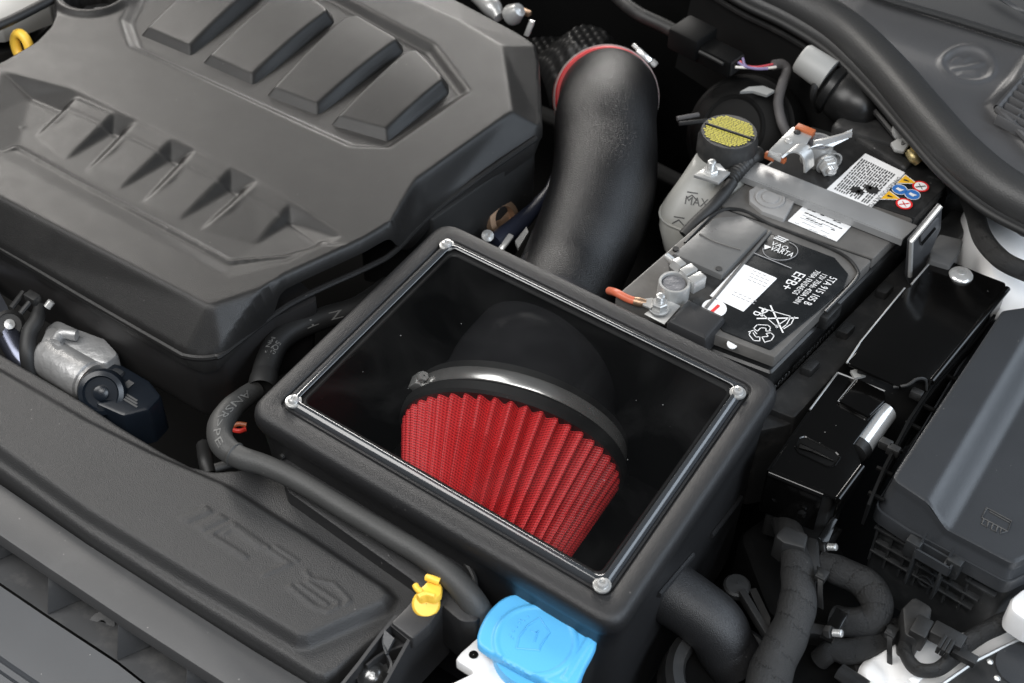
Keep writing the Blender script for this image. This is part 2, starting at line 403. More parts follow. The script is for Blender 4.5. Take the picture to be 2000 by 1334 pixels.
def frames(path, up=None):
    n = len(path); T = []
    for i in range(n):
        a = path[max(0, i - 1)]; b = path[min(n - 1, i + 1)]
        T.append((b - a).normalized())
    u = Vector(up) if up else Vector((0, 0, 1))
    if abs(u.dot(T[0])) > 0.95: u = Vector((0, 1, 0))
    Ns = []; 
    nn = (u - T[0] * u.dot(T[0])).normalized()
    for i in range(n):
        nn = (nn - T[i] * nn.dot(T[i])).normalized()
        Ns.append(nn.copy())
    return T, Ns, [T[i].cross(Ns[i]) for i in range(n)]
def tube(pts, r, seg=16, per=8, caps=True, mb=None, smoothpath=True, rf=None, up=None):
    """round tube through pts; r a number or one per control point; rf(s, ang) scales"""
    mb = mb or MB()
    path = catmull(pts, per) if smoothpath else [Vector(p) for p in pts]
    n = len(path)
    if isinstance(r, (list, tuple)):
        rr = []
        for i in range(n):
            t = i / (per if smoothpath else 1); k = min(int(t), len(r) - 2); q = t - k
            q = q * q * (3 - 2 * q) if smoothpath else q
            rr.append(r[k] * (1 - q) + r[k + 1] * q)
    else: rr = [r] * n
    T, Nn, Bn = frames(path, up)
    s = 0; verts = []; S = []
    for i in range(n):
        if i: s += (path[i] - path[i - 1]).length
        S.append(s)
        for k in range(seg):
            a = 2 * math.pi * k / seg
            q = rr[i] * (rf(s, a) if rf else 1)
            verts.append(path[i] + Nn[i] * math.cos(a) * q + Bn[i] * math.sin(a) * q)
    faces = []; uvs = []
    for i in range(n - 1):
        for k in range(seg):
            j = (k + 1) % seg
            faces.append([i * seg + k, i * seg + j, (i + 1) * seg + j, (i + 1) * seg + k])
            u0, u1 = k / seg, (k + 1) / seg
            uvs.append([(u0, S[i]), (u1, S[i]), (u1, S[i + 1]), (u0, S[i + 1])])
    if caps:
        faces.append(list(reversed(range(seg)))); uvs.append([(0, 0)] * seg)
        faces.append([(n - 1) * seg + k for k in range(seg)]); uvs.append([(0, 0)] * seg)
    mb.add(verts, faces, uvs)
    return mb
def basis(axis):
    a = Vector(axis).normalized()
    h = Vector((0, 0, 1)) if abs(a.z) < 0.9 else Vector((1, 0, 0))
    x = h.cross(a).normalized(); y = a.cross(x)
    return x, y, a
def lathe(prof, org, axis=(0, 0, 1), seg=24, a0=0, a1=360, mb=None, cap0=False, cap1=False, rf=None):
    """profile of (radius, height along axis)"""
    mb = mb or MB(); x, y, a = basis(axis); org = Vector(org)
    full = abs(a1 - a0) >= 359.9; cnt = seg if full else seg + 1
    verts = []
    for r, h in prof:
        for k in range(cnt):
            t = R(a0 + (a1 - a0) * k / seg)
            q = r * (rf(t, h) if rf else 1)
            verts.append(org + a * h + x * (q * math.cos(t)) + y * (q * math.sin(t)))
    faces = []; uvs = []
    for i in range(len(prof) - 1):
        for k in range(seg):
            j = (k + 1) % cnt if full else k + 1
            faces.append([i * cnt + k, i * cnt + j, (i + 1) * cnt + j, (i + 1) * cnt + k])
            uvs.append([(k / seg, prof[i][1]), ((k + 1) / seg, prof[i][1]), ((k + 1) / seg, prof[i + 1][1]), (k / seg, prof[i + 1][1])])
    if cap0: faces.append(list(range(cnt))); uvs.append([(0, 0)] * cnt)
    if cap1: faces.append([(len(prof) - 1) * cnt + k for k in range(cnt)]); uvs.append([(0, 0)] * cnt)
    mb.add(verts, faces, uvs)
    return mb
def hexnut(c, axis, r, h, mb=None, ch=0.12):
    return lathe([(0.001, 0), (r * 0.9, 0), (r, h * ch), (r, h * (1 - ch)), (r * 0.88, h), (0.001, h)], c, axis, 6, mb=mb)
def bolt(c, axis, r, h, mb=None):
    """threaded shank with a rounded end"""
    pr = [(r, 0)]; n = max(3, int(h / (r * 0.45)))
    for k in range(n):
        pr += [(r, h * 0.85 * k / n), (r * 0.86, h * 0.85 * (k + .5) / n)]
    pr += [(r, h * 0.86), (r * 0.75, h * 0.96), (0.0004, h)]
    return lathe(pr, c, axis, 14, mb=mb)
def obox(c, ex, ey, ez, sx, sy, sz, mb=None):
    mb = mb or MB(); c = Vector(c); ex = Vector(ex).normalized() * sx / 2; ey = Vector(ey).normalized() * sy / 2; ez = Vector(ez).normalized() * sz / 2
    v = [c + ex * a + ey * b + ez * d for d in (-1, 1) for a, b in ((-1, -1), (1, -1), (1, 1), (-1, 1))]
    return mb.add(v, [[3, 2, 1, 0], [4, 5, 6, 7], [0, 1, 5, 4], [1, 2, 6, 5], [2, 3, 7, 6], [3, 0, 4, 7]])
def sheet(pts3, th, mb=None, nrm=None):
    """flat or bent plate: polygon of 3D points given thickness along its normal"""
    mb = mb or MB(); pts3 = [Vector(p) for p in pts3]; n = len(pts3)
    if nrm is None:
        nrm = Vector((0, 0, 0))
        for i in range(n): nrm += (pts3[i] - pts3[0]).cross(pts3[(i + 1) % n] - pts3[0])
        nrm.normalize()
    nrm = Vector(nrm)
    v = pts3 + [p - nrm * th for p in pts3]
    return mb.add(v, [list(range(n)), list(reversed(range(n, 2 * n)))] + [[i, n + i, n + (i + 1) % n, (i + 1) % n] for i in range(n)])
def ribbon(path, width_dir, w, th, mb=None, per=6, smoothpath=True):
    """strip of metal along a path; width_dir is its width direction"""
    mb = mb or MB(); p = catmull(path, per) if smoothpath else [Vector(q) for q in path]
    wd = Vector(width_dir).normalized() * w / 2; n = len(p); verts = []
    for i in range(n):
        t = (p[min(n - 1, i + 1)] - p[max(0, i - 1)]).normalized()
        nn = t.cross(wd).normalized() * th / 2
        verts += [p[i] - wd + nn, p[i] + wd + nn, p[i] + wd - nn, p[i] - wd - nn]
    faces = [[0, 1, 2, 3], [4 * n - 1, 4 * n - 2, 4 * n - 3, 4 * n - 4]]
    for i in range(n - 1):
        for k in range(4):
            faces.append([4 * i + k, 4 * i + (k + 1) % 4, 4 * i + 4 + (k + 1) % 4, 4 * i + 4 + k])
    return mb.add(verts, faces)

# ---- moulded surfaces: facets rasterised on a grid, softened like a moulding, clipped to an outline
def inside(poly, X, Y):
    c = np.zeros(X.shape, bool); n = len(poly)
    for i in range(n):
        x0, y0 = poly[i]; x1, y1 = poly[i - 1]
        if y0 == y1: continue
        c ^= ((y0 > Y) != (y1 > Y)) & (X < (x1 - x0) * (Y - y0) / (y1 - y0) + x0)
    return c
def dist_poly(poly, X, Y):
    d = np.full(X.shape, 1e9); cx = X.copy(); cy = Y.copy(); n = len(poly)
    for i in range(n):
        x0, y0 = poly[i - 1]; x1, y1 = poly[i]
        dx, dy = x1 - x0, y1 - y0; L2 = dx * dx + dy * dy + 1e-12
        t = np.clip(((X - x0) * dx + (Y - y0) * dy) / L2, 0, 1)
        px, py = x0 + t * dx, y0 + t * dy
        q = np.hypot(X - px, Y - py); m = q < d
        d[m] = q[m]; cx[m] = px[m]; cy[m] = py[m]
    return d, cx, cy
def gblur(a, s):
    if s <= 0: return a
    r = max(1, int(3 * s)); k = np.exp(-0.5 * (np.arange(-r, r + 1) / s) ** 2); k /= k.sum()
    for ax in (0, 1):
        pad = [(0, 0), (0, 0)]; pad[ax] = (r, r)
        b = np.pad(a, pad, mode='edge'); out = np.zeros_like(a)
        for i, w in enumerate(k):
            sl = [slice(None)] * 2; sl[ax] = slice(i, i + a.shape[ax]); out += w * b[tuple(sl)]
        a = out
    return a
class Terrain:
    def __init__(s, outline, res, z0):
        s.out = ccw([tuple(p) for p in outline]); s.res = res
        xs = [p[0] for p in s.out]; ys = [p[1] for p in s.out]
        s.x = np.arange(min(xs) - 4 * res, max(xs) + 5 * res, res); s.y = np.arange(min(ys) - 4 * res, max(ys) + 5 * res, res)
        s.X, s.Y = np.meshgrid(s.x, s.y, indexing='ij')
        s.Z = np.full(s.X.shape, float(z0))
    def tri(s, a, b, c, mode):
        (x0, y0, z0), (x1, y1, z1), (x2, y2, z2) = a, b, c
        den = (y1 - y2) * (x0 - x2) + (x2 - x1) * (y0 - y2)
        if abs(den) < 1e-12: return
        i0, i1 = np.searchsorted(s.x, [min(x0, x1, x2) - 1e-9, max(x0, x1, x2) + 1e-9]); j0, j1 = np.searchsorted(s.y, [min(y0, y1, y2) - 1e-9, max(y0, y1, y2) + 1e-9])
        if i0 >= i1 or j0 >= j1: return
        X = s.X[i0:i1, j0:j1]; Y = s.Y[i0:i1, j0:j1]
        w0 = ((y1 - y2) * (X - x2) + (x2 - x1) * (Y - y2)) / den; w1 = ((y2 - y0) * (X - x2) + (x0 - x2) * (Y - y2)) / den; w2 = 1 - w0 - w1
        m = (w0 >= -1e-6) & (w1 >= -1e-6) & (w2 >= -1e-6)
        z = w0 * z0 + w1 * z1 + w2 * z2; V = s.Z[i0:i1, j0:j1]
        if mode == 'set': V[m] = z[m]
        elif mode == 'max': V[m] = np.maximum(V[m], z[m])
        elif mode == 'min': V[m] = np.minimum(V[m], z[m])
    def facet(s, pts, mode='set'):
        pts = [tuple(p) for p in pts]
        for i in range(1, len(pts) - 1): s.tri(pts[0], pts[i], pts[i + 1], mode)
    def strip(s, A, B, mode='set'):
        for i in range(len(A) - 1):
            s.tri(tuple(A[i]), tuple(A[i + 1]), tuple(B[i]), mode); s.tri(tuple(A[i + 1]), tuple(B[i + 1]), tuple(B[i]), mode)
    def plate(s, poly, dz, soft):
        """raise (or sink) the area of a polygon by dz with a slope of width soft"""
        poly = [tuple(p) for p in poly]
        d, _, _ = dist_poly(poly, s.X, s.Y); d = np.where(inside(poly, s.X, s.Y), d, -d)
        t = np.clip(d / soft + 0.5, 0, 1); s.Z += dz * t * t * (3 - 2 * t)
    def stroke(s, pts, w, dz, soft):
        d = np.full(s.X.shape, 1e9)
        for i in range(len(pts) - 1):
            x0, y0 = pts[i][:2]; x1, y1 = pts[i + 1][:2]
            dx, dy = x1 - x0, y1 - y0; t = np.clip(((s.X - x0) * dx + (s.Y - y0) * dy) / (dx * dx + dy * dy + 1e-12), 0, 1)
            d = np.minimum(d, np.hypot(s.X - x0 - t * dx, s.Y - y0 - t * dy))
        t = np.clip((w / 2 - d) / soft + 0.5, 0, 1); s.Z += dz * t * t * (3 - 2 * t)
    def build(s, name, m, parent=None, blur=1.2, skirt=0.01, round_r=0.004, flare=0.0, ang=60, post=None):
        s.Z = gblur(s.Z, blur)
        if post: post(s)
        ins = inside(s.out, s.X, s.Y); d, cx, cy = dist_poly(s.out, s.X, s.Y)
        dd = np.clip(d, 0, round_r)
        Z = s.Z - (round_r - np.sqrt(np.maximum(0, round_r ** 2 - (round_r - dd) ** 2)))
        keep = ins & (d > s.res * 0.3)
        cell = keep[:-1, :-1] & keep[1:, :-1] & keep[1:, 1:] & keep[:-1, 1:]
        used = np.zeros(keep.shape, bool)
        used[:-1, :-1] |= cell; used[1:, :-1] |= cell; used[1:, 1:] |= cell; used[:-1, 1:] |= cell
        cnt = np.zeros(keep.shape, int)
        cnt[:-1, :-1] += cell; cnt[1:, :-1] += cell; cnt[1:, 1:] += cell; cnt[:-1, 1:] += cell
        edge = used & (cnt < 4) & (d < 3 * s.res)
        fi = np.clip((cx - s.x[0]) / s.res, 0, len(s.x) - 1.001); fj = np.clip((cy - s.y[0]) / s.res, 0, len(s.y) - 1.001)
        i0 = fi.astype(int); j0 = fj.astype(int); fi -= i0; fj -= j0; G = gblur(s.Z, 1.2)
        Zb = (G[i0, j0] * (1 - fi) + G[i0 + 1, j0] * fi) * (1 - fj) + (G[i0, j0 + 1] * (1 - fi) + G[i0 + 1, j0 + 1] * fi) * fj
        X = np.where(edge, cx, s.X); Y = np.where(edge, cy, s.Y); Z = np.where(edge, Zb - round_r, Z)
        idx = -np.ones(keep.shape, int); idx[used] = np.arange(used.sum())
        verts = np.stack([X[used], Y[used], Z[used]], 1)
        ii, jj = np.nonzero(cell)
        faces = np.stack([idx[ii, jj], idx[ii + 1, jj], idx[ii + 1, jj + 1], idx[ii, jj + 1]], 1)
        off = wloc(parent) if parent else Vector((0, 0, 0))
        me = bpy.data.meshes.new(name)
        me.from_pydata((verts - np.array(off)).tolist(), [], faces.tolist())
        bm = bmesh.new(); bm.from_mesh(me)
        if skirt:
            be = [e for e in bm.edges if e.is_boundary]
            r = bmesh.ops.extrude_edge_only(bm, edges=be)
            for v in r['geom']:
                if isinstance(v, bmesh.types.BMVert): v.co.z -= skirt
        bmesh.ops.recalc_face_normals(bm, faces=bm.faces)
        bm.to_mesh(me); bm.free()
        for p in me.polygons: p.use_smooth = True
        me.set_sharp_from_angle(angle=R(ang))
        me.materials.append(m)
        o = bpy.data.objects.new(name, me); COL.objects.link(o)
        if parent: o.parent = parent
        return o
    def zat(s, x, y):
        i = int(round((x - s.x[0]) / s.res)); j = int(round((y - s.y[0]) / s.res))
        return float(s.Z[max(0, min(i, len(s.x) - 1)), max(0, min(j, len(s.y) - 1))])

# ---- lettering
_tc = {}
def glyphs(txt):
    """flat outline of a line of text: verts (em units), faces"""
    if txt in _tc: return _tc[txt]
    cu = bpy.data.curves.new('lettering', 'FONT'); cu.body = txt; cu.size = 1.0; cu.resolution_u = 2
    ob = bpy.data.objects.new('lettering', cu); COL.objects.link(ob)
    dg = bpy.context.evaluated_depsgraph_get(); dg.update()
    me = bpy.data.meshes.new_from_object(ob.evaluated_get(dg))
    v = [tuple(q.co[:2]) for q in me.vertices]; f = [list(p.vertices) for p in me.polygons]
    bpy.data.objects.remove(ob); bpy.data.curves.remove(cu); bpy.data.meshes.remove(me)
    _tc[txt] = (v, f); return v, f
def text(txt, org, ex, ey, size, mb=None, fn=None, stretch=1.0, width=None):
    mb = mb or MB(); v, f = glyphs(txt); org = Vector(org) if org is not None else None
    if width:
        w = max(q[0] for q in v) or 1; stretch = width / (w * size)
    if fn: pts = [fn(x * size * stretch, y * size) for x, y in v]
    else: pts = [org + Vector(ex) * (x * size * stretch) + Vector(ey) * (y * size) for x, y in v]
    mb.add(pts, f); return mb
# ================================================================ setting
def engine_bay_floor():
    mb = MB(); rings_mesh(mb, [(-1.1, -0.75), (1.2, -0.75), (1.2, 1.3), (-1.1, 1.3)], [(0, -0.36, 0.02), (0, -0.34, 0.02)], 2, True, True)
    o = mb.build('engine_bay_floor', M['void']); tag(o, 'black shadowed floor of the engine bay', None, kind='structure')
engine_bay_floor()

# ================================================================ engine cover
ZC = 0.030
ZL = -0.008
def engine_cover():
    root = thing('engine_cover', P(450, 350, -0.03), 'large dark grey plastic engine cover with sculpted pads', 'engine cover')
    Cp = [(-120, 322), (0, 385), (405, 596), (416, 596), (560, 548), (712, 495), (762, 452), (815, 350), (1000, 218), (980, 88), (900, 40), (640, -75)]
    Op = [(-120, 420), (0, 484), (358, 692), (434, 689), (565, 592), (716, 521), (772, 488), (846, 412), (1059, 250), (1049, 88), (900, 3), (640, -125)]
    C3 = [P(u, v, ZC) for u, v in Cp]
    O3 = [P(u, v, ZL) for u, v in Op[:8]] + [P(1059, 250, 0.004), P(1049, 88, 0.008), P(900, 3, 0.015), P(640, -125, 0.015)]
    left = [P2(u, v, ZC) for u, v in [(300, -180), (100, -60), (101, 30), (92, 52), (66, 79), (24, 104), (0, 118), (-120, 150)]]
    outl = [P2(u, v, ZL) for u, v in [(-120, 420), (0, 484), (340, 682), (362, 693), (392, 697), (420, 694), (440, 684)]] + [P2(u, v, ZL) for u, v in Op[4:8]] + \
        [P2(1045, 268, 0.004), P2(1060, 244, 0.004), P2(1054, 120, 0.008), P2(1046, 84, 0.008), P2(1010, 56, .012), P2(900, 3, 0.015), P2(640, -125, 0.015)] + left
    T = Terrain(outl, 0.0018, ZC)
    # ground the area outside the crease to the lip level before laying the sloped faces
    crease = [tuple(p[:2]) for p in C3] + left
    ext = [O3[i] + (O3[i] - C3[i]) * 0.5 for i in range(len(C3))]
    ins = inside(crease, T.X, T.Y)
    T.Z[~ins] = ZL
    T.strip(C3, O3); T.strip(O3, ext)
    T.Z[ins] = ZC
    # front sculpted panel
    z = ZC
    A = [(4, 138), (150, 176), (260, 230), (380, 290), (500, 350), (612, 420), (690, 476)]
    K = [(60, 190), (118, 214), (220, 258), (334, 312), (450, 370), (567, 435), (622, 482)]
    Lw = [(35, 287), (140, 345), (250, 403), (355, 458), (452, 511), (560, 502), (622, 482)]
    A3 = [P(u, v, z) for u, v in A]; K3 = [P(u, v, z - 0.0105) for u, v in K]; K3[-1].z = z - 0.006
    L3 = [P(u, v, z - 0.0055) for u, v in Lw]
    T.strip(A3, K3); T.strip(K3, L3)
    T.strip([P(4, 138, z), P(-26, 230, z), P(-14, 300, z)], [P(60, 190, z - .0105), P(47.5, 238.5, z - .008), P(35, 287, z - .0055)])
    T.strip([P(-14, 300, z), P(115, 368, z), P(445, 541, z), P(560, 512, z), P(660, 462, z), P(690, 476, z)],
            [P(35, 291, z - .003), P(140, 349, z - .003), P(450, 516, z - .004), P(560, 504, z - .004), P(622, 482, z - .005), P(640, 476, z - .004)])
    ridges = [((150, 190), (219, 221), (221, 258), (130, 311), (72, 266), (142, 192)),
              ((264, 240), (333, 273), (335, 312), (235, 368), (168, 336), (254, 240)),
              ((379, 296), (448, 331), (451, 371), (352, 428), (280, 395), (368, 296)),
              ((500, 356), (571, 391), (568, 435), (500, 476), (394, 448), (488, 356))]
    def r3(p, dz): return P(p[0], p[1], z + dz)
    for tl, tr, va, tail, lb, lt in ridges:
        ml = ((tl[0] * .5 + lb[0] * .5) + 6, tl[1] * .5 + lb[1] * .5 + 3)
        def fl(p, up):
            q = P(p[0], p[1], z - .008); return P(p[0], p[1], T.zat(q.x, q.y) + up)
        TL, TR, VA, LT = r3(tl, -.0005), r3(tr, -.001), r3(va, -.0103), r3(lt, -.005)
        TA, LB = fl(tail, 0.0004), fl(lb, 0.0004)
        MLd = P(ml[0], ml[1], (TL.z + LB.z) / 2 + 0.0015)
        T.facet([TL, TR, TA, LB, MLd], 'max')
        T.facet([TR, VA, TA], 'max')
        T.facet([LT, TL, MLd, LB], 'max')
    T.stroke([P2(u, v, z - .008) for u, v in K], 0.0022, -0.0018, 0.0016)
    T.stroke([P2(u, v, z - .005) for u, v in Lw[:5]], 0.0022, -0.0016, 0.0016)
    # pad recess
    rec = PX([(246, 38), (262, 86), (686, 279), (757, 282), (908, 177), (842, 90), (650, -14), (400, -140), (300, -70)], z)
    T.plate(rec, -0.0085, 0.014)
    # long step beside the recess and the raised right border
    # oil filler opening with a raised collar
    cx, cy = P2(183, -12, z); rr = np.hypot(T.X - cx, T.Y - cy)
    T.Z += 0.006 * np.clip(1 - np.abs(rr - 0.043) / 0.010, 0, 1)
    def post(s):
        s.Z[rr < 0.037] = z - 0.055
    o = T.build('moulded_shell', M['cover'], root, blur=1.2, skirt=0.014, round_r=0.0030, post=post)
    bead = [P(u, v, ZL - 0.004) for u, v in [(-120, 421), (0, 485), (170, 586), (338, 683), (362, 695), (392, 699), (420, 696), (441, 686), (565, 594), (716, 523), (772, 490), (846, 414)]] + [P(950, 336, -0.002), P(1046, 270, 0.0)]
    tube(bead, 0.0034, 8, 4).build('lip_bead', M['cover'], root)
    # lip flange under the shell
    # four raised pads
    pads = [[(270, 70), (428, -62), (468, -72), (518, -28), (524, -14), (373, 113)],
            [(391, 124), (545, -4), (592, -14), (650, 30), (654, 44), (494, 170)],
            [(516, 188), (668, 46), (702, 39), (786, 88), (789, 102), (621, 228)],
            [(640, 245), (788, 112), (822, 106), (876, 164), (878, 182), (757, 279)]]
    for pd in pads:
        pl = [P2(u, v, z - 0.008) for u, v in pd]
        pf = [tuple(p) for p in fillet(ccw(pl), 0.003, 4)]
        Tp = Terrain(pf, 0.0015, z)
        a = Vector(pl[0]); t1 = Vector(pl[1]); b = Vector(pl[5])
        dl = (t1 - a).normalized(); Lh = (t1 - a).length
        def ed(i, j):
            p, q = Vector(pl[i]), Vector(pl[j]); e = (q - p).normalized(); nn = Vector((-e.y, e.x))
            c = sum((Vector(k) for k in pl), Vector((0, 0))) / 6
            if nn.dot(c - p) < 0: nn = -nn
            return (Tp.X - p.x) * nn.x + (Tp.Y - p.y) * nn.y
        k = np.clip(((Tp.X - a.x) * dl.x + (Tp.Y - a.y) * dl.y) / Lh, -0.1, 1.1)
        top = z - 0.0040 + 0.0105 * np.sin(math.pi * np.clip(k * 0.56 + 0.06, 0, 1))
        floor = z - 0.0105
        ramp = np.minimum.reduce([ed(0, 1) / 0.006, ed(1, 2) / 0.008, ed(2, 3) / 0.008, ed(3, 4) / 0.008, ed(4, 5) / 0.0105, ed(5, 0) / 0.013])
        ramp = np.clip(ramp, 0, 1)
        Tp.Z = floor + (top - floor) * ramp
        Tp.build('raised_pad', M['pad'], root, blur=1.1, skirt=0.004, round_r=0.0004)
    # dark lower shroud of the front, with printed marks
    sh = MB()
    pl = PX([(-100, 440), (0, 500), (330, 690), (375, 712), (445, 705), (540, 625), (640, 590), (560, 520), (300, 400), (-60, 300)], -0.02)
    rings_mesh(sh, pl, [(0.014, -0.115, 0.03), (0.008, -0.10, 0.02), (0.004, -0.03, 0.012), (0.004, -0.019, 0.012)], 4, True, False)
    sh.build('lower_shroud', mat('shroud_plastic', (0.016, 0.015, 0.015), 0.55, mottle=0.3, specks=0.5), root)
    # side block under the right edge
    sb = MB()
    slab(PX([(846, 430), (1045, 290), (1040, 120), (900, 40), (700, 200), (700, 420)], -0.015), -0.014, 0.10, 0.003, 0.008, mb=sb)
    sb.build('side_shroud', M['black'], root)
    # oil filler cap seen in the opening
    cp = Vector((cx, cy, z - 0.05))
    r2 = thing('oil_filler_cap', cp, 'dark oil filler cap with orange marks in round opening of engine cover', 'oil cap')
    lathe([(0.034, 0.0), (0.034, 0.012), (0.031, 0.016), (0.02, 0.017), (0.0005, 0.017)], cp, seg=28, rf=lambda t, h: 1 + 0.03 * (math.cos(10 * t) > 0.3)).build('cap', M['black'], r2)
    obox(cp + Vector((0.003, -0.004, 0.021)), UDIR, VDIR, ZUP, 0.05, 0.009, 0.008).build('grip', M['dusty'], r2, bevel=0.0012)
    for dx, dy, l, mt in ((-0.013, -0.018, 0.016, 'amber'), (0.018, -0.002, 0.012, 'orange'), (-0.004, 0.014, 0.016, 'greyplastic'), (0.006, -0.024, .008, 'copper')):
        obox(cp + Vector((dx, dy, 0.0185)), (1, 0.25, 0), (-0.25, 1, 0), ZUP, l, 0.006, 0.003).build('printed_mark', M[mt], r2, bevel=0.0008)
    return root
engine_cover()

def dipstick():
    c = P(44, 92, 0.0)
    root = thing('oil_dipstick', c, 'yellow oil dipstick handle beside engine cover', 'dipstick')
    lathe([(0.0065 + 0.0 * a, 0) for a in (0,)] , c)  # axis reference only
    mb = MB(); x = UDIR; y = Vector((0, 0.35, 0.94)).normalized()
    ring = [c + x * (0.013 * math.cos(t)) + y * (0.016 * math.sin(t)) for t in [2 * math.pi * k / 20 for k in range(21)]]
    tube(ring, 0.0062, 10, 1, False, mb, smoothpath=False).build('handle_ring', M['yellow'], root)
    tube([c - y * 0.012, c - y * 0.06 - ZUP * 0.03], 0.005, 10, 2).build('stem', M['yellow'], root)
dipstick()

def top_left_bits():
    # support rod and pale body edge at the far upper left corner
    o = tube([P(-60, 72, 0.03), P(20, 40, 0.03), P(110, -6, 0.03)], 0.006, 10, 4).build('bonnet_support_rod', M['rubber_dark'])
    tag(o, 'thin black rod crossing the upper left corner', 'rod')
    mb = slab(PX([(-120, 48), (0, 42), (96, 6), (120, -60), (-120, -60)], 0.0), 0.0, 0.03, 0.004, 0.006)
    o = mb.build('coolant_tank', M['greyplastic']); tag(o, 'pale grey tank behind the thin rod in the upper left corner', 'tank')
    mb = slab(PX([(-120, 130), (-20, 112), (60, 84), (100, 46), (96, 16), (-120, 62)], -0.05), -0.05, 0.05, 0.004, 0.006)
    o = mb.build('engine_block_side', M['black']); tag(o, 'black moulding behind the yellow dipstick handle', 'engine part')
top_left_bits()

# ================================================================ air filter housing
BOXPX = [(866, 424), (1533, 746), (1205, 1232), (478, 799)]
BOX = [P2(u, v, 0) for u, v in BOXPX]
SCREWS = [(873, 478), (1441, 766), (1176, 1142), (573, 783)]
def air_box():
    root = thing('air_filter_box', P(1010, 830, -0.2), 'black moulded air filter box with clear screwed lid', 'air box')
    mb = MB()
    rings_mesh(mb, BOX, [(0.010, -0.260, 0.03), (0.006, -0.060, 0.026), (0.004, -0.030, 0.024), (0.0015, -0.024, 0.023), (0.0, -0.018, 0.023), (0.0, -0.010, 0.023), (0.0012, -0.0045, 0.022), (0.004, -0.0012, 0.020), (0.0075, 0.0, 0.018),
               (0.0205, 0.0, 0.013), (0.0216, -0.0008, 0.0125), (0.0222, -0.003, 0.0123), (0.0236, -0.0032, 0.012), (0.0240, -0.0015, 0.012), (0.0262, -0.0015, 0.011), (0.0266, -0.006, 0.011),
               (0.034, -0.0072, 0.010), (0.035, -0.012, 0.010), (0.042, -0.195, 0.012)], 6, True, False)
    mb.build('box_shell', M['box'], root, ang=50)
    # inner skin, its near-black colour holds the shade inside the box
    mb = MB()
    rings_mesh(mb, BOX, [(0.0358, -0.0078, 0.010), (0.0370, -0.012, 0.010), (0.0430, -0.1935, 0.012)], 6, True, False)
    mb.build('inner_shade_skin', M['boxin'], root, ang=50, fixn=True)
    # clear lid: plate with a bevelled rounded edge
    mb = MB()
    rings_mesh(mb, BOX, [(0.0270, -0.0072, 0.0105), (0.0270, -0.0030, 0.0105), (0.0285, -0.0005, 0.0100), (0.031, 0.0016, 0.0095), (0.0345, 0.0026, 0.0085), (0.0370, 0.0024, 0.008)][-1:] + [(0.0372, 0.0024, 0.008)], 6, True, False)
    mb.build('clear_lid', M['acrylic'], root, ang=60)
    mb = MB()
    rings_mesh(mb, BOX, [(0.0268, -0.0060, 0.0105), (0.0268, -0.0010, 0.0105), (0.0280, 0.0012, 0.0102), (0.0300, 0.0028, 0.0098), (0.0325, 0.0040, 0.009), (0.0345, 0.0036, 0.0085), (0.0352, 0.0028, 0.0085)], 6, False, False)
    mb.build('lid_edge', M['acryledge'], root, ang=60)
    # dark moulding that clamps the lid edge
    mb = MB()
    rings_mesh(mb, BOX, [(0.0362, -0.0016, 0.0082), (0.0372, -0.0006, 0.0082), (0.0392, -0.0006, 0.0078), (0.0402, -0.0018, 0.0076)], 6, False, False)
    mb.build('lid_gasket', M['rubber_dark'], root)
    for (u, v) in SCREWS:
        c = P(u, v, 0.0032)
        s = lathe([(0.0078, -0.002), (0.0078, 0.0), (0.0070, 0.0003)], c, seg=18, cap1=True).build('washer', M['steel'], root)
        s = lathe([(0.0054, 0), (0.0054, 0.0024), (0.0045, 0.0040), (0.0026, 0.0045), (0.0024, 0.0022), (0.0004, 0.0022)], c, seg=18).build('lid_screw', M['bright'], root)
        lathe([(0.0026, 0.0), (0.0022, 0.0010), (0.0004, 0.0012)], c + ZUP * 0.0022, seg=6).build('drive_socket', M['steel'], s)
    # angled outlet stub low on the right hand wall
    b, c = P(1384, 1210, -0.126), P(1418, 1264, -0.150)
    a = b - Vector((0.85, -0.52, -0.25)) * 0.075; d = c + (c - b) * 0.7
    tube([a, b, c, d], [0.030, 0.029, 0.028, 0.027], 32, 8, True).build('outlet_stub', M['box'], root)
    # flange joining the front duct
    pl = PX([(540, 886), (600, 880), (760, 985), (890, 1070), (932, 1130), (940, 1215), (900, 1215), (800, 1130), (560, 960)], -0.05)
    slab(pl, -0.05, 0.06, 0.004, 0.012, n=5).build('duct_flange', M['box'], root)
    bead = [P(548, 893, -0.047), P(566, 884, -0.047), P(595, 890, -0.047), P(640, 920, -0.047), P(760, 1000, -0.047), P(860, 1062, -0.047), P(902, 1092, -0.047), P(926, 1130, -0.047), P(926, 1175, -0.05)]
    tube(bead, 0.0028, 8, 6).build('flange_bead', M['rubber_dark'], root)
    # slim raised lines on the right hand wall: reflection streaks put into shape
    n = (Vector(BOX[1]) - Vector(BOX[2])); 
    for k, (u0, v0, u1, v1) in enumerate(((1446, 972, 1388, 1046), (1352, 1084, 1286, 1162))):
        def onwall(u, v):
            # intersection of the sight line with the drafted wall
            best = None
            e0, e1 = Vector(BOX[1]), Vector(BOX[2]); ed = (e1 - e0).normalized(); nr = Vector((-ed.y, ed.x))
            cen = sum((Vector(q) for q in BOX), Vector((0, 0))) / 4
            if nr.dot(cen - e0) < 0: nr = -nr
            for i in range(400):
                zz = -0.02 - i * 0.0005
                p = P(u, v, zz); ins = (Vector((p.x, p.y)) - e0).dot(nr)
                want = 0.004 + 0.006 * ((-0.03 - zz) / 0.23)
                if best is None or abs(ins - want) < best[0]: best = (abs(ins - want), p)
            return best[1]
        a, b = onwall(u0, v0), onwall(u1, v1)
        tube([a, a * .5 + b * .5, b], 0.0032, 8, 2).build('wall_streak', M['box'], root)
    return root
air_box()

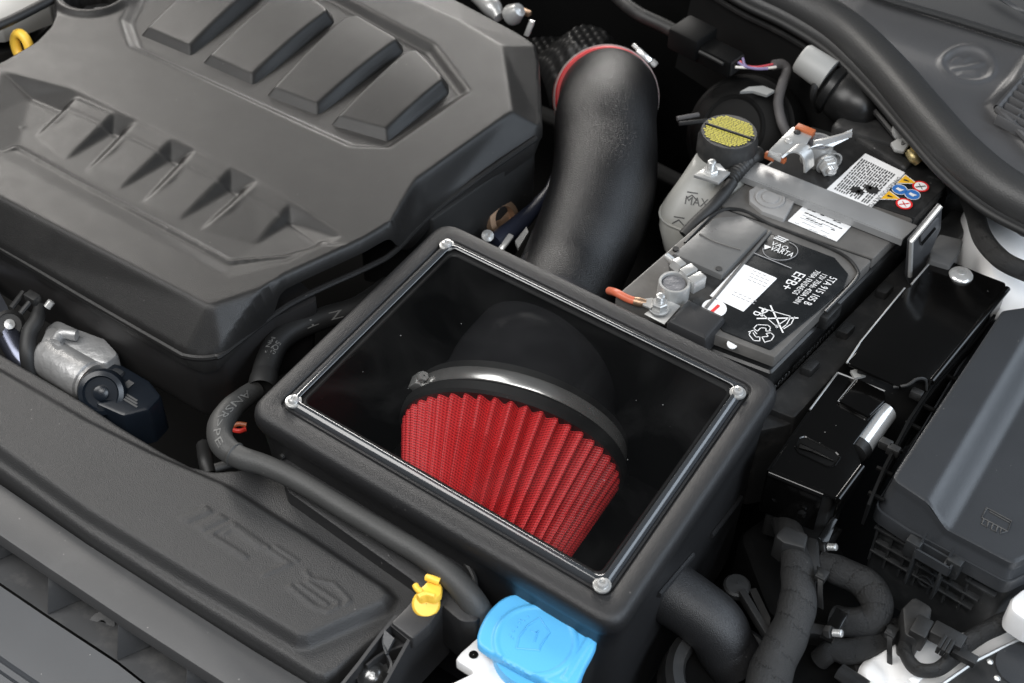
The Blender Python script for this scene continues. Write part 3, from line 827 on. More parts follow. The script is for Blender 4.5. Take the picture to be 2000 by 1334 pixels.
FAX = Vector((-math.sin(R(15.8)) * math.cos(R(13.4)), -math.cos(R(15.8)) * math.cos(R(13.4)), -math.sin(R(13.4))))
FC = P(1001, 870, -0.117)
FS = 1.185
def air_filter():
    root = thing('air_filter', FC, 'red pleated cone air filter inside the clear lidded box', 'air filter')
    NP = 46; seg = NP * 8; Ln = 0.150; steps = 40
    mb = MB(); x, y, a = basis(FAX)
    verts = []; faces = []; uvs = []
    for i in range(steps + 1):
        t = i / steps; s = 0.006 + t * Ln
        r0 = (0.0985 - 0.0410 * t) * FS
        for k in range(seg):
            th = 2 * math.pi * k / seg
            ph = NP * th
            w = 0.5 + 0.5 * math.cos(ph); w = w ** 0.75
            jit = 1 + 0.25 * math.sin(int(k / 8) * 12.9898 + 1.3)
            endf = min(1, t / 0.03)
            amp = 0.0130 * (0.85 + .15 * jit) * (0.35 + 0.65 * endf)
            wob = 0.0002 * math.sin(t * 7 + int((k + 4) / 8) * 2.1) 
            r = r0 - 0.0122 + amp * w + wob * 0.4
            th2 = th + wob / r0 * 1.6
            verts.append(FC + a * s + x * (r * math.cos(th2)) + y * (r * math.sin(th2)))
    for i in range(steps):
        for k in range(seg):
            j = (k + 1) % seg
            faces.append([i * seg + k, i * seg + j, (i + 1) * seg + j, (i + 1) * seg + k])
            ku = k / seg * 1.35; dk = 1.35 / seg; s0 = i / steps * Ln; s1 = (i + 1) / steps * Ln
            uvs.append([(ku, s0), (ku + dk, s0), (ku + dk, s1), (ku, s1)])
    mb.add(verts, faces, uvs).build('pleated_gauze', M['filter'], root, ang=80)
    lathe([(r * FS, h) for r, h in [(0.090, -0.006), (0.0985, -0.006), (0.1005, -0.003), (0.1005, 0.006), (0.0985, 0.009), (0.088, 0.009)]], FC, FAX, 96).build('rubber_collar', M['rubber_dark'], root)
    lathe([(0.068, Ln + 0.004), (0.068, Ln + 0.020), (0.060, Ln + 0.025), (0.001, Ln + 0.025)], FC, FAX, 64).build('end_cap', M['rubber_dark'], root)
    # band clamp on the collar neck
    c2 = FC - FAX * 0.022
    r2 = thing('filter_hose_clamp', c2, 'bright steel band clamp round the neck of the red filter', 'hose clamp')
    lathe([(r * FS, h) for r, h in [(0.0958, 0), (0.0966, 0.0), (0.0970, 0.001), (0.0972, 0.0135), (0.0966, 0.0145), (0.0958, 0.0145)]], c2, FAX, 96).build('band', M['clamp'], r2)
    # worm screw at the left
    x, y, a = basis(FAX)
    best = max((k for k in range(0, 360, 3)), key=lambda k: -(x * math.cos(R(k)) + y * math.sin(R(k))).x + 0.55 * (x * math.cos(R(k)) + y * math.sin(R(k))).z)
    rad = x * math.cos(R(best)) + y * math.sin(R(best)); tan = a.cross(rad)
    obox(c2 + rad * 0.100 * FS + a * 0.008, tan, a, rad, 0.018, 0.014, 0.009).build('worm_housing', M['steel'], r2, bevel=0.001)
    hexnut(c2 + rad * 0.101 * FS + a * 0.008 - tan * 0.018, tan, 0.0055, 0.008).build('worm_screw', M['bright'], r2)
    lathe([(0.092 * FS, -0.030), (0.0955 * FS, -0.030), (0.0955 * FS, -0.004), (0.092 * FS, -0.004)], FC, FAX, 72).build('neck', M['rubber_dark'], root)
air_filter()

def intake_pipe():
    cr = P(1184, 192, -0.075)
    vd = (cr - CAM).normalized()
    axis = (Vector((vd.x - 0.10, vd.y, vd.z))).normalized()
    root = thing('intake_pipe', P(1150, 450, -0.1), 'thick black textured intake pipe curving into the air filter box', 'intake pipe')
    s0 = cr + axis * 0.06
    pts = [s0, cr, cr - axis * 0.046, P(1183, 232, -0.030), P(1183, 300, -0.040), P(1176, 372, -0.052), P(1152, 450, -0.070), P(1118, 530, -0.088), P(1084, 610, -0.098)]
    bellend = FC - FAX * 0.026
    pts += [bellend - FAX * 0.045, bellend]
    rr = [0.0595, 0.0595, 0.0595, 0.0600, 0.0605, 0.061, 0.0605, 0.059, 0.062, 0.090, 0.1115]
    tube(pts[:9], rr[:9], 48, 10, True, up=(1, 0, 0)).build('pipe', M['tube'], root, ang=60)
    tube(pts[7:], [0.0585] + rr[8:], 48, 10, True, up=(1, 0, 0)).build('bell_mouth', M['bell'], root, ang=60)
    # silicone coupler
    r2 = thing('silicone_coupler', cr, 'red silicone hose end behind the bend of the intake pipe', 'hose')
    lathe([(0.0600, -0.010), (0.0632, -0.010), (0.0645, -0.008), (0.0645, 0.05), (0.060, 0.05)], cr, axis, 72).build('sleeve', M['red'], r2)
    r3 = thing('coupler_clamp', cr, 'thin steel clamp with screw round the red hose end', 'hose clamp')
    lathe([(0.0647, -0.005), (0.0662, -0.0055), (0.0666, -0.004), (0.0666, 0.007), (0.065, 0.007)], cr, axis, 72).build('band', M['steel'], r3)
    x, y, a = basis(axis)
    best = max((k for k in range(0, 360, 3)), key=lambda k: (x * math.cos(R(k)) + y * math.sin(R(k))).x * 0.72 + (x * math.cos(R(k)) + y * math.sin(R(k))).z)
    rad = x * math.cos(R(best)) + y * math.sin(R(best)); tan = a.cross(rad)
    obox(cr + rad * 0.0705, tan, a, rad, 0.022, 0.011, 0.007).build('worm_housing', M['bright'], r3, bevel=0.0008)
    hexnut(cr + rad * 0.0715 + tan * 0.012, tan, 0.0045, 0.008).build('worm_screw', M['bright'], r3)
    bolt(cr + rad * 0.0715 - tan * 0.011, -tan, 0.0028, 0.009).build('screw_end', M['bright'], r3)
intake_pipe()

# ================================================================ front intake duct with raised lettering
ZD = -0.055
def intake_duct():
    root = thing('intake_duct', P(450, 1050, ZD - 0.04), 'grained black intake duct across the front with raised lettering', 'air duct')
    rear = [(-120, 618), (0, 686), (75, 730), (165, 782), (230, 826), (320, 880), (375, 908), (420, 918), (470, 914), (545, 893)]
    outl = rear + [(620, 925), (800, 1060), (900, 1130), (880, 1165), (775, 1215), (660, 1312), (635, 1325), (612, 1320), (350, 1160), (165, 1040), (0, 920), (-120, 842)]
    o2 = [P2(u, v, ZD - 0.012) for u, v in outl]
    T = Terrain(o2, 0.0014, ZD - 0.012)
    plat = PX([(-140, 640), (0, 716), (165, 812), (300, 880), (440, 940), (600, 1040), (750, 1140), (766, 1158), (752, 1178), (600, 1246), (578, 1246), (350, 1112), (165, 998), (0, 880), (-140, 790)], ZD)
    T.plate(plat, 0.012, 0.011)
    # shallow lettering
    def L(px, w=0.0050, dz=0.0014): T.stroke([P2(u, v, ZD) for u, v in px], w, dz, 0.0012)
    def Pl(px, dz=0.0016): T.plate(PX(px, ZD), dz, 0.0013)
    Pl([(350, 1011), (402, 988), (416, 1000), (366, 1021)])
    Pl([(380, 1029), (428, 1004), (446, 1014), (397, 1038)])
    L([(520, 1070), (453, 1023), (408, 1044), (478, 1088)])
    L([(436, 1042), (455, 1032), (506, 1069)], 0.003)
    L([(524, 1074), (566, 1101), (516, 1122)]); L([(538, 1068), (580, 1096)], 0.003)
    L([(597, 1117), (606, 1130), (652, 1140), (684, 1174), (672, 1182)], 0.003)
    L([(566, 1146), (612, 1184), (640, 1194), (660, 1184)], 0.0045)
    L([(584, 1142), (640, 1182)], 0.003); L([(600, 1136), (660, 1176)], 0.003)
    T.build('duct_shell', M['duct'], root, blur=0.8, skirt=0.05, round_r=0.006)
    return root
intake_duct()

# ================================================================ lock carrier at the front edge
def lock_carrier():
    root = thing('lock_carrier', P(200, 1200, -0.14), 'matt grey front carrier beam with ribbed pockets below the duct', 'carrier')
    z = -0.082
    top = [(-120, 872), (0, 944), (170, 1061), (340, 1170), (500, 1272), (640, 1356), (640, 1470), (434, 1332), (240, 1207), (95, 1110), (0, 1046), (-120, 966)]
    mb = slab(PX(top, z), z, 0.02, 0.002, 0.004); mb.build('top_beam', M['strip'], root)
    # back wall and floor of the pockets
    wall_t = [P(u, v + 3, z - 0.018) for u, v in [(-120, 966), (0, 1046), (95, 1110), (240, 1207), (434, 1332), (600, 1440)]]
    d = (wall_t[-1] - wall_t[0]).normalized(); nrm = Vector((d.y, -d.x, 0))
    zf = z - 0.075
    w0 = [p - nrm * 0.030 for p in wall_t]
    mb = MB()
    v = [Vector((p.x, p.y, z - 0.012)) for p in w0] + [Vector((p.x, p.y, zf)) for p in w0]
    n = len(w0); mb.add(v, [[i, i + 1, n + i + 1, n + i] for i in range(n - 1)]); mb.build('pocket_wall', M['pocket'], root)
    # sloping floor of the pockets out to the bumper
    fl = [P(u, v, zf + 0.012) for u, v in [(-120, 1056), (0, 1138), (93, 1201), (230, 1291), (285, 1334), (420, 1430)]]
    mb = MB(); m = [Vector((p.x, p.y, zf)) for p in w0]
    v = m + fl; mb.add(v, [[i, i + 1, n + i + 1, n + i] for i in range(n - 1)]); mb.build('pocket_floor', M['pocket'], root)
    for (ut, vt, uf, vf) in ((95, 1112, 93, 1200), (231, 1206, 229, 1290), (366, 1292, 362, 1376), (-42, 1020, -44, 1112)):
        a = P(uf, vf, zf + 0.013); b = P(ut, vt, z - 0.018)
        c = Vector((b.x, b.y, 0)) - nrm * 0.032; back_t = Vector((c.x, c.y, z - 0.018)); 
        c2 = Vector((a.x, a.y, 0)); t = UDIR * 0.0
        k = (Vector((a.x, a.y, 0)) - Vector((b.x, b.y, 0)))
        back_b = Vector((c.x + 0.022 * d.x, c.y + 0.022 * d.y, zf + 0.001))
        back_t = back_t + d * 0.022
        b2 = b.copy()
        sheet([a, b2, back_t, back_b], 0.0026, nrm=(a - b2).cross(back_t - b2).normalized()).build('pocket_rib', M['pocket'], root, bevel=0.0006)
    # screw boss on the middle pocket floor
    p = P(199, 1221, zf + 0.004)
    lathe([(0.013, -0.004), (0.0125, 0.002), (0.0045, 0.002), (0.0042, -0.006)], p, (0, -0.35, 1), 20).build('screw_boss', M['pocket'], root)
    lathe([(0.0042, 0.0012), (0.0003, 0.0014)], p, (0, -0.35, 1), 14).build('boss_hole', M['void'], root)
    # bumper skin in front with grooves
    root2 = thing('bumper_cover', P(60, 1290, -0.2), 'smooth grey bumper top with long grooves at the lower left', 'bumper')
    e0 = fl[:5] + [P(640, 1590, zf + 0.012)]
    lines = [(0.0, 0.0), (0.050, -0.010), (0.0525, -0.0125), (0.055, -0.0105), (0.060, -0.0115), (0.0615, -0.0135), (0.063, -0.0115), (0.078, -0.016), (0.0795, -0.018), (0.081, -0.016), (0.088, -0.019), (0.0892, -0.021), (0.0905, -0.019), (0.20, -0.06)]
    mb = MB(); v = []
    e0 = [p + Vector((0, 0, -0.004)) for p in [fl[0] - d * 0.2] + fl + [fl[-1] + d * 0.3]]
    for off, dz in lines:
        for p in e0: v.append(p + nrm * (off + 0.0012) + ZUP * dz)
    n = len(e0)
    mb.add(v, [[k * n + i, k * n + i + 1, (k + 1) * n + i + 1, (k + 1) * n + i] for k in range(len(lines) - 1) for i in range(n - 1)])
    mb.build('bumper_skin', mat('bumper_plastic', (0.046, 0.050, 0.056), 0.45, mottle=0.12, specks=0.9, grain=0.1), root2, ang=20)
lock_carrier()
# ================================================================ battery
ZB = -0.015
B0 = P(1200, 580, ZB); BX = (P(1514, 698, ZB) - B0); BW = BX.length; BX = BX.normalized(); BY = ((P(1411, 393, ZB) - B0).normalized() + (P(1699, 517, ZB) - P(1514, 698, ZB)).normalized()).normalized()
def bl(u, v, z=ZB):
    q = P(u, v, z) - B0; det = BX.x * BY.y - BX.y * BY.x
    return ((q.x * BY.y - q.y * BY.x) / det, (BX.x * q.y - BX.y * q.x) / det)
def bw(x, y, z=ZB):
    p = B0 + BX * x + BY * y; return Vector((p.x, p.y, z))
BLEN = max(bl(1690, 292)[1], bl(1800, 338)[1]) + 0.012
def bpoly(lst, z=ZB):
    return [tuple(P2(u, v, z)) for u, v in lst]
def sticker(pxs, z, m, name, parent, lift=0.0006, r=0.001):
    mb = MB(); rings_mesh(mb, bpoly(pxs, z), [(0, z + lift * 0.2, r), (0.0002, z + lift, r)], 3, True, False)
    return mb.build(name, m, parent)
def battery():
    root = thing('car_battery', bw(BW / 2, BLEN / 2, ZB - 0.19), 'black car battery with white and printed labels beside the air box', 'battery')
    body = [tuple(bw(x, y)[:2]) for x, y in ((0.004, 0.004), (BW - 0.004, 0.004), (BW - 0.004, BLEN - 0.004), (0.004, BLEN - 0.004))]
    mb = MB(); rings_mesh(mb, body, [(0, ZB - 0.185, 0.004), (0, ZB - 0.034, 0.004), (-0.003, ZB - 0.032, 0.004), (-0.003, ZB - 0.026, 0.004), (-0.0005, ZB - 0.024, 0.004), (0, ZB - 0.012, 0.004)], 3, True, True)
    mb.build('case', M['battcase'], root)
    # lid plate: front part and rear part with a groove between
    sx0, sy0 = bl(1411, 393); sx1, sy1 = bl(1699, 517)
    sy = (sy0 + sy1) / 2
    ys = bl(1620, 372)[1]
    for (y0, y1) in ((0.0, sy - 0.0016), (sy + 0.0016, ys), (ys + 0.001, BLEN)):
        pl = [tuple(bw(x, y)[:2]) for x, y in ((0, y0), (BW, y0), (BW, y1), (0, y1))]
        slab(pl, ZB, 0.014, 0.0016, 0.003).build('lid', M['battcase'] if y0 > sy + 0.01 else M['batt'], root)
    obox(bw(BW / 2, sy, ZB - 0.006), BX, BY, ZUP, BW - 0.004, 0.004, 0.008).build('seam', M['battcase'], root)
    # raised tile at the front left and its dark front wall
    tile = [(1316, 496), (1396, 425), (1450, 421), (1499, 447), (1410, 537)]
    slab(bpoly(tile, ZB + 0.008), ZB + 0.008, 0.0085, 0.0009, 0.001).build('raised_tile', M['tile'], root)
    tube([P(1366, 456, ZB + 0.0085), P(1398, 473, ZB + 0.0085), P(1446, 488, ZB + 0.0085)], 0.0009, 6, 2).build('tile_line', M['batt'], root)
    for u, v in ((1320, 486), (1404, 525)):
        c = P(u, v, ZB + 0.0085); lathe([(0.0034, -0.002), (0.0034, 0.0006), (0.0002, 0.0006)], c, seg=14).build('tile_pin', M['battcase'], root)
    # dark terminal well behind the front tile
    w = [(1304, 502), (1316, 497), (1410, 538), (1418, 556), (1372, 604), (1330, 575), (1308, 540)]
    sticker(w, ZB, M['battcase'], 'well_floor', root)
    # moulded rails
    def rail(px, z, r, m, name='moulded_rail'):
        tube([P(u, v, z) for u, v in px], r, 8, 4).build(name, M[m], root)
    rail([(1338, 475), (1400, 415), (1450, 411), (1502, 437), (1560, 460), (1640, 494), (1672, 524), (1670, 548), (1612, 610)], ZB + 0.001, 0.0020, 'battcase')
    rail([(1378, 603), (1414, 560), (1504, 452)], ZB + 0.002, 0.0022, 'batt')
    # black label
    lab = [(1503, 455), (1630, 503), (1657, 535), (1648, 562), (1598, 606), (1505, 682), (1412, 645), (1380, 612)]
    LZ = ZB + 0.0022
    slab(bpoly(lab, LZ), LZ, 0.0022, 0.0004, 0.003).build('label', M['label'], root)
    sticker([(1447, 514), (1518, 544), (1452, 609), (1386, 578)], LZ, M['paper'], 'white_label', root)
    # label furniture: faint printed lines of the white label
    EX = (P(1518, 544, LZ) - P(1447, 514, LZ)).normalized(); EY = -(P(1386, 578, LZ) - P(1447, 514, LZ)).normalized()
    up = ZUP * 0.0009
    mb = MB()
    for (u, v, n) in ((1470, 530, 3), (1466, 535, 4), (1463, 541, 4), (1460, 547, 4), (1432, 571, 5), (1428, 576, 5)):
        for k in range(n):
            c = P(u, v, LZ) + EX * (0.0055 * k) + up
            mb.add([c, c + EX * 0.004, c + EX * 0.004 + EY * 0.0011, c + EY * 0.0011], [[0, 1, 2, 3]])
    mb.build('fine_print', M['greyink'], root)['kind'] = 'stuff'
    # printed text, reading towards the front of the car
    RD = -BY; UP = BX
    def tx(s, u, v, size, width=None):
        text(s, P(u, v, LZ) + ZUP * 0.0006, RD, UP, size, width=width).build('label_print', M['ink'], root)['kind'] = 'stuff'
    def blen(a, b): return (P(*a, LZ) - P(*b, LZ)).length
    tx('5TA 915 105 B', 1622, 540, 0.0115, blen((1626, 541), (1572, 594)))
    tx('12V 70Ah 420A DIN', 1607, 534, 0.0085, blen((1613, 530), (1557, 588)))
    tx('700A EN/SAE/GS', 1593, 528, 0.0085, blen((1594, 529), (1548, 575)))
    tx('EFB+', 1556, 530, 0.016, blen((1560, 530), (1528, 562)))
    tx('Pb', 1484, 599, 0.015)
    mb = MB()
    text('VARTA', P(1502, 488, LZ) + ZUP * 0.0006, BX, BY, 0.0115, mb, width=blen((1503, 487), (1546, 503)))
    text('VAO', P(1504, 478, LZ) + ZUP * 0.0006, BX, BY, 0.009, mb)
    c = P(1497, 484, LZ) + ZUP * 0.0006
    mb.add([c + BX * -0.004 + BY * 0.003, c + BX * 0.004 + BY * 0.003, c - BY * 0.004], [[0, 1, 2]])
    for k in range(3):
        for i in range(3):
            c = P(1510 + 7 * k + 4 * i, 466 + 3 * k - 2 * i, LZ) + ZUP * 0.0006
            mb.add([c, c + BX * 0.004, c + BX * 0.004 + BY * 0.0014, c + BY * 0.0014], [[0, 1, 2, 3]])
    mb.build('brand_print', M['ink'], root)
    mb = MB(); c = P(1524, 490, LZ) + ZUP * 0.0008
    ring = [c + BX * (0.017 * math.cos(t)) + BY * (0.017 * math.sin(t)) for t in [R(200 + 250 * k / 24) for k in range(25)]]
    tube(ring, 0.00035, 5, 1, mb=mb, smoothpath=False)
    tube([P(1470, 493, LZ + .0006), P(1546, 524, LZ + .0006)], 0.0005, 5, 2, mb=mb, smoothpath=False)
    mb.build('label_line', M['greyink'], root)
    # crossed out wheeled bin
    def strokes(lines, w, name, m=M['ink'], z=LZ + 0.0007):
        mb = MB()
        for ln in lines:
            p = [P(u, v, z) for u, v in ln]
            for i in range(len(p) - 1):
                d = (p[i + 1] - p[i]).normalized(); s = Vector((-d.y, d.x, 0)) * w / 2
                a, b = p[i] - d * w * .4, p[i + 1] + d * w * .4
                mb.add([a - s, b - s, b + s, a + s], [[0, 1, 2, 3]])
        return mb.build(name, m, root)
    strokes([[(1479, 622), (1558, 621)], [(1505, 597), (1529, 649)]], 0.0016, 'bin_cross')
    strokes([[(1492, 603), (1545, 618)], [(1545, 618), (1536, 634), (1528, 640)], [(1545, 618), (1518, 636)], [(1490, 614), (1516, 637)], [(1494, 602), (1488, 612)], [(1552, 619), (1545, 633), (1531, 642)]], 0.0009, 'bin_drawing')
    strokes([[(1485, 614), (1488, 611), (1492, 614), (1488, 618), (1485, 614)], [(1515, 637), (1518, 635), (1520, 638), (1517, 640), (1515, 637)]], 0.0012, 'bin_wheel')
    # recycling mark of three bent arrows
    strokes([[(1472, 641), (1479, 634), (1500, 635), (1505, 640), (1502, 647)], [(1472, 641), (1479, 647), (1486, 640), (1496, 641), (1496, 647), (1505, 646)],
             [(1466, 647), (1463, 654), (1472, 665), (1484, 666), (1484, 658), (1476, 658), (1471, 650)], [(1462, 648), (1472, 645), (1478, 652)],
             [(1496, 651), (1506, 650), (1512, 656), (1506, 665), (1494, 668)], [(1496, 651), (1501, 657), (1488, 658), (1494, 669)]], 0.0009, 'recycling_mark')
    # minus badge
    mb = MB(); c = P(1395, 602, LZ); lathe([(0.0001, 0.0006), (0.0125, 0.0006), (0.0127, 0.0002)], c, seg=28, mb=mb).build('minus_badge', M['paper'], root)
    strokes([[(1392, 607), (1403, 597)]], 0.0034, 'minus_sign', M['redink'], LZ + 0.0011)
    # white round plug on the front edge
    lathe([(0.0055, 0), (0.0052, 0.0012), (0.0002, 0.0014)], P(1430, 672, ZB - 0.004), (0, -0.45, 0.9), 16).build('vent_plug', M['whiteplastic'], root)
    # rear left grey block with round cap
    blk = [(1463, 372), (1480, 360), (1552, 392), (1532, 428), (1488, 412), (1464, 392)]
    slab(bpoly(blk, ZB + 0.005), ZB + 0.005, 0.006, 0.001, 0.003).build('moulded_block', M['battgrey'], root)
    c = P(1504, 388, ZB + 0.005)
    lathe([(0.0165, 0), (0.0162, 0.0016), (0.0140, 0.0018), (0.0136, 0.0010), (0.0095, 0.0010), (0.0090, 0.0022), (0.0002, 0.0026)], c, seg=32).build('round_cap', M['battgrey'], root)
    # rear label sheets
    RZ = ZB + 0.001
    sticker([(1584, 388), (1648, 412), (1672, 432), (1634, 472), (1538, 432)], RZ, M['paper'], 'white_label', root)
    sticker([(1690, 300), (1768, 338), (1698, 410), (1612, 372)], RZ, M['paper'], 'warning_sheet', root)
    lz = RZ + 0.0009
    mb = MB()
    a, b, c, d = P(1683, 309, lz), P(1750, 341, lz), P(1694, 399, lz), P(1628, 369, lz)
    rows = 15
    for r in range(rows):
        t = (r + 0.2) / rows; t2 = (r + 0.72) / rows
        k = 0.0
        while k < 0.97:
            wdt = random.uniform(0.05, 0.16); k2 = min(1, k + wdt)
            def bil(s, q): return (a * (1 - s) + d * s) * (1 - q) + (b * (1 - s) + c * s) * q
            if not (t > .42 and t < .82 and k > .60 and k < 0.9 and random.random() < .5):
                mb.add([bil(k, t), bil(k2, t), bil(k2, t2), bil(k, t2)], [[0, 1, 2, 3]])
            k = k2 + random.uniform(0.012, 0.03)
    mb.build('fine_print', M['darkink'], root)['kind'] = 'stuff'
    mb = MB()
    for (u, v, s) in ((1672, 371, .011), (1705, 372, .012), (1696, 366, .008), (1680, 376, .008)):
        c = P(u, v, lz) + ZUP * 0.0004
        n = 12; pts = [c + BX * (s * (0.65 + .35 * (i % 2)) * math.cos(2 * math.pi * i / n) * .7) + BY * (s * (0.65 + .35 * (i % 2)) * math.sin(2 * math.pi * i / n) * .7) for i in range(n)]
        mb.add(pts, [list(range(n))])
    mb.build('pictogram', M['darkink'], root)
    mb = MB(); text('DANGER/POISON & PEL', P(1754, 345, lz), RD, UP, 0.0085, mb, width=(P(1758, 343, lz) - P(1702, 403, lz)).length); mb.build('danger_print', M['darkink'], root)
    mb = MB()
    for k in range(4):
        for i in range(9):
            p0 = P(1583 - 6 * k + i * 8.2, 402 + 7 * k + i * 3.6, lz)
            if random.random() < .85: mb.add([p0, p0 + BX * .0042, p0 + BX * .0042 + BY * .0016, p0 + BY * .0016], [[0, 1, 2, 3]])
    mb.build('fine_print', M['darkink'], root)['kind'] = 'stuff'
    mb = MB()
    for k in range(5):
        for i in range(7):
            p0 = P(1572 - 5 * k + i * 9, 415 + 5 * k + i * 4.0, lz)
            if random.random() < .7: mb.add([p0, p0 + BX * .005, p0 + BX * .005 + BY * .0009, p0 + BY * .0009], [[0, 1, 2, 3]])
    mb.build('fine_print', M['greyink'], root)['kind'] = 'stuff'
    # hazard icons: two amber triangles, two blue discs, two red rings
    def disc(u, v, r, m, name, z):
        return lathe([(r, -0.0003), (r, 0.0003), (0.0001, 0.0003)], P(u, v, z), seg=24).build(name, m, root)
    for (u, v) in ((1770, 354), (1738, 385)):
        c = P(u, v, RZ); s = 0.0105
        mb = MB()
        def tri(k, dz, mt, nm):
            m2 = MB(); m2.add([c + BX * s * k + ZUP * dz - BY * 0 + BY * s * k * 0.1, c + (-BX * 0.55 + BY * 0.85) * s * k + ZUP * dz, c + (-BX * 0.55 - BY * 0.85) * s * k + ZUP * dz], [[0, 1, 2]]); m2.build(nm, M[mt], root)
        c = c + BX * -0.000
        tri(1.22, 0.0006, 'ink', 'icon_edge'); tri(1.0, 0.0010, 'yellowink', 'hazard_triangle'); 
        m2 = MB(); p = c + ZUP * 0.0014
        m2.add([p - BX * .003 + BY * .0015, p + BX * .003 + BY * .0005, p + BX * .003 - BY * .001, p - BX * .003 - BY * .002], [[0, 1, 2, 3]]); m2.build('icon_symbol', M['darkink'], root)
    for (u, v) in ((1757, 370), (1782, 380)):
        disc(u, v, 0.0088, M['ink'], 'icon_edge', RZ + 0.0004); disc(u, v, 0.0080, M['blueink'], 'order_disc', RZ + 0.0008)
        m2 = MB(); p = P(u, v, RZ + 0.0016); m2.add([p + BX * .0045 + BY * .002, p + BX * .002 - BY * .003, p - BX * .004 - BY * .001, p - BX * .0035 + BY * .003, p + BX * .001 + BY * .0015], [[0, 1, 2, 3, 4]]); m2.build('icon_symbol', M['ink'], root)
    for (u, v) in ((1798, 364), (1766, 398)):
        disc(u, v, 0.0092, M['redink'], 'ban_ring', RZ + 0.0004); disc(u, v, 0.0070, M['paper'], 'ban_field', RZ + 0.0008)
        m2 = MB(); p = P(u, v, RZ + 0.0016)
        for s1, w in ((1, .0013), (-1, .0011)):
            dd = (BX * .7 + BY * .7 * s1); ss = Vector((-dd.y, dd.x, 0)) * w / 2; m2.add([p - dd * .0055 - ss, p + dd * .0055 - ss, p + dd * .0055 + ss, p - dd * .0055 + ss], [[0, 1, 2, 3]])
        m2.build('icon_symbol', M['darkink'] if u > 1780 else M['redink'], root)
    text('5K0 915 105', P(1812, 345, RZ + .0006), RD * -0 + (P(1826, 351, RZ) - P(1797, 339, RZ)).normalized(), BY, 0.004).build('small_print', M['faintink'], root)
    # dot matrix number moulded on the right hand side
    side = Vector((BX.x, BX.y, 0))
    o = bw(BW + 0.0004, 0.13, ZB - 0.060)
    text('VW176128 0S35 65634B', o, -BY, ZUP, 0.013, width=0.125).build('moulded_number', M['faintink'], root)
    # clamp foot on the side
    for y in (0.10,):
        obox(bw(BW + 0.003, y, ZB - 0.016), BX, BY, ZUP, 0.012, 0.030, 0.018).build('lid_latch', M['battcase'], root, bevel=0.003)
battery()

def battery_tray():
    root = thing('battery_tray', bw(BW / 2, BLEN / 2, ZB - 0.2), 'black plastic battery tray with dusty side ledge', 'battery tray')
    mb = MB()
    pl = [tuple(bw(x, y)[:2]) for x, y in ((BW + 0.004, -0.02), (BW + 0.040, -0.02), (BW + 0.034, BLEN), (BW + 0.004, BLEN))]
    slab(pl, ZB - 0.052, 0.13, 0.003, 0.004).build('side_ledge', M['dusty'], root)
    pl = [tuple(bw(x, y)[:2]) for x, y in ((0.05, -0.045), (BW + 0.02, -0.045), (BW + 0.045, -0.015), (BW + 0.01, 0.0), (0.05, 0.0))]
    slab(pl, ZB - 0.060, 0.12, 0.004, 0.012).build('front_wall', M['dusty'], root)
    for y in (0.05, 0.12, 0.20):
        obox(bw(BW + 0.016, y, ZB - 0.048), BX, BY, ZUP, 0.012, 0.018, 0.012).build('ledge_clip', M['dusty'], root, bevel=0.002)
battery_tray()

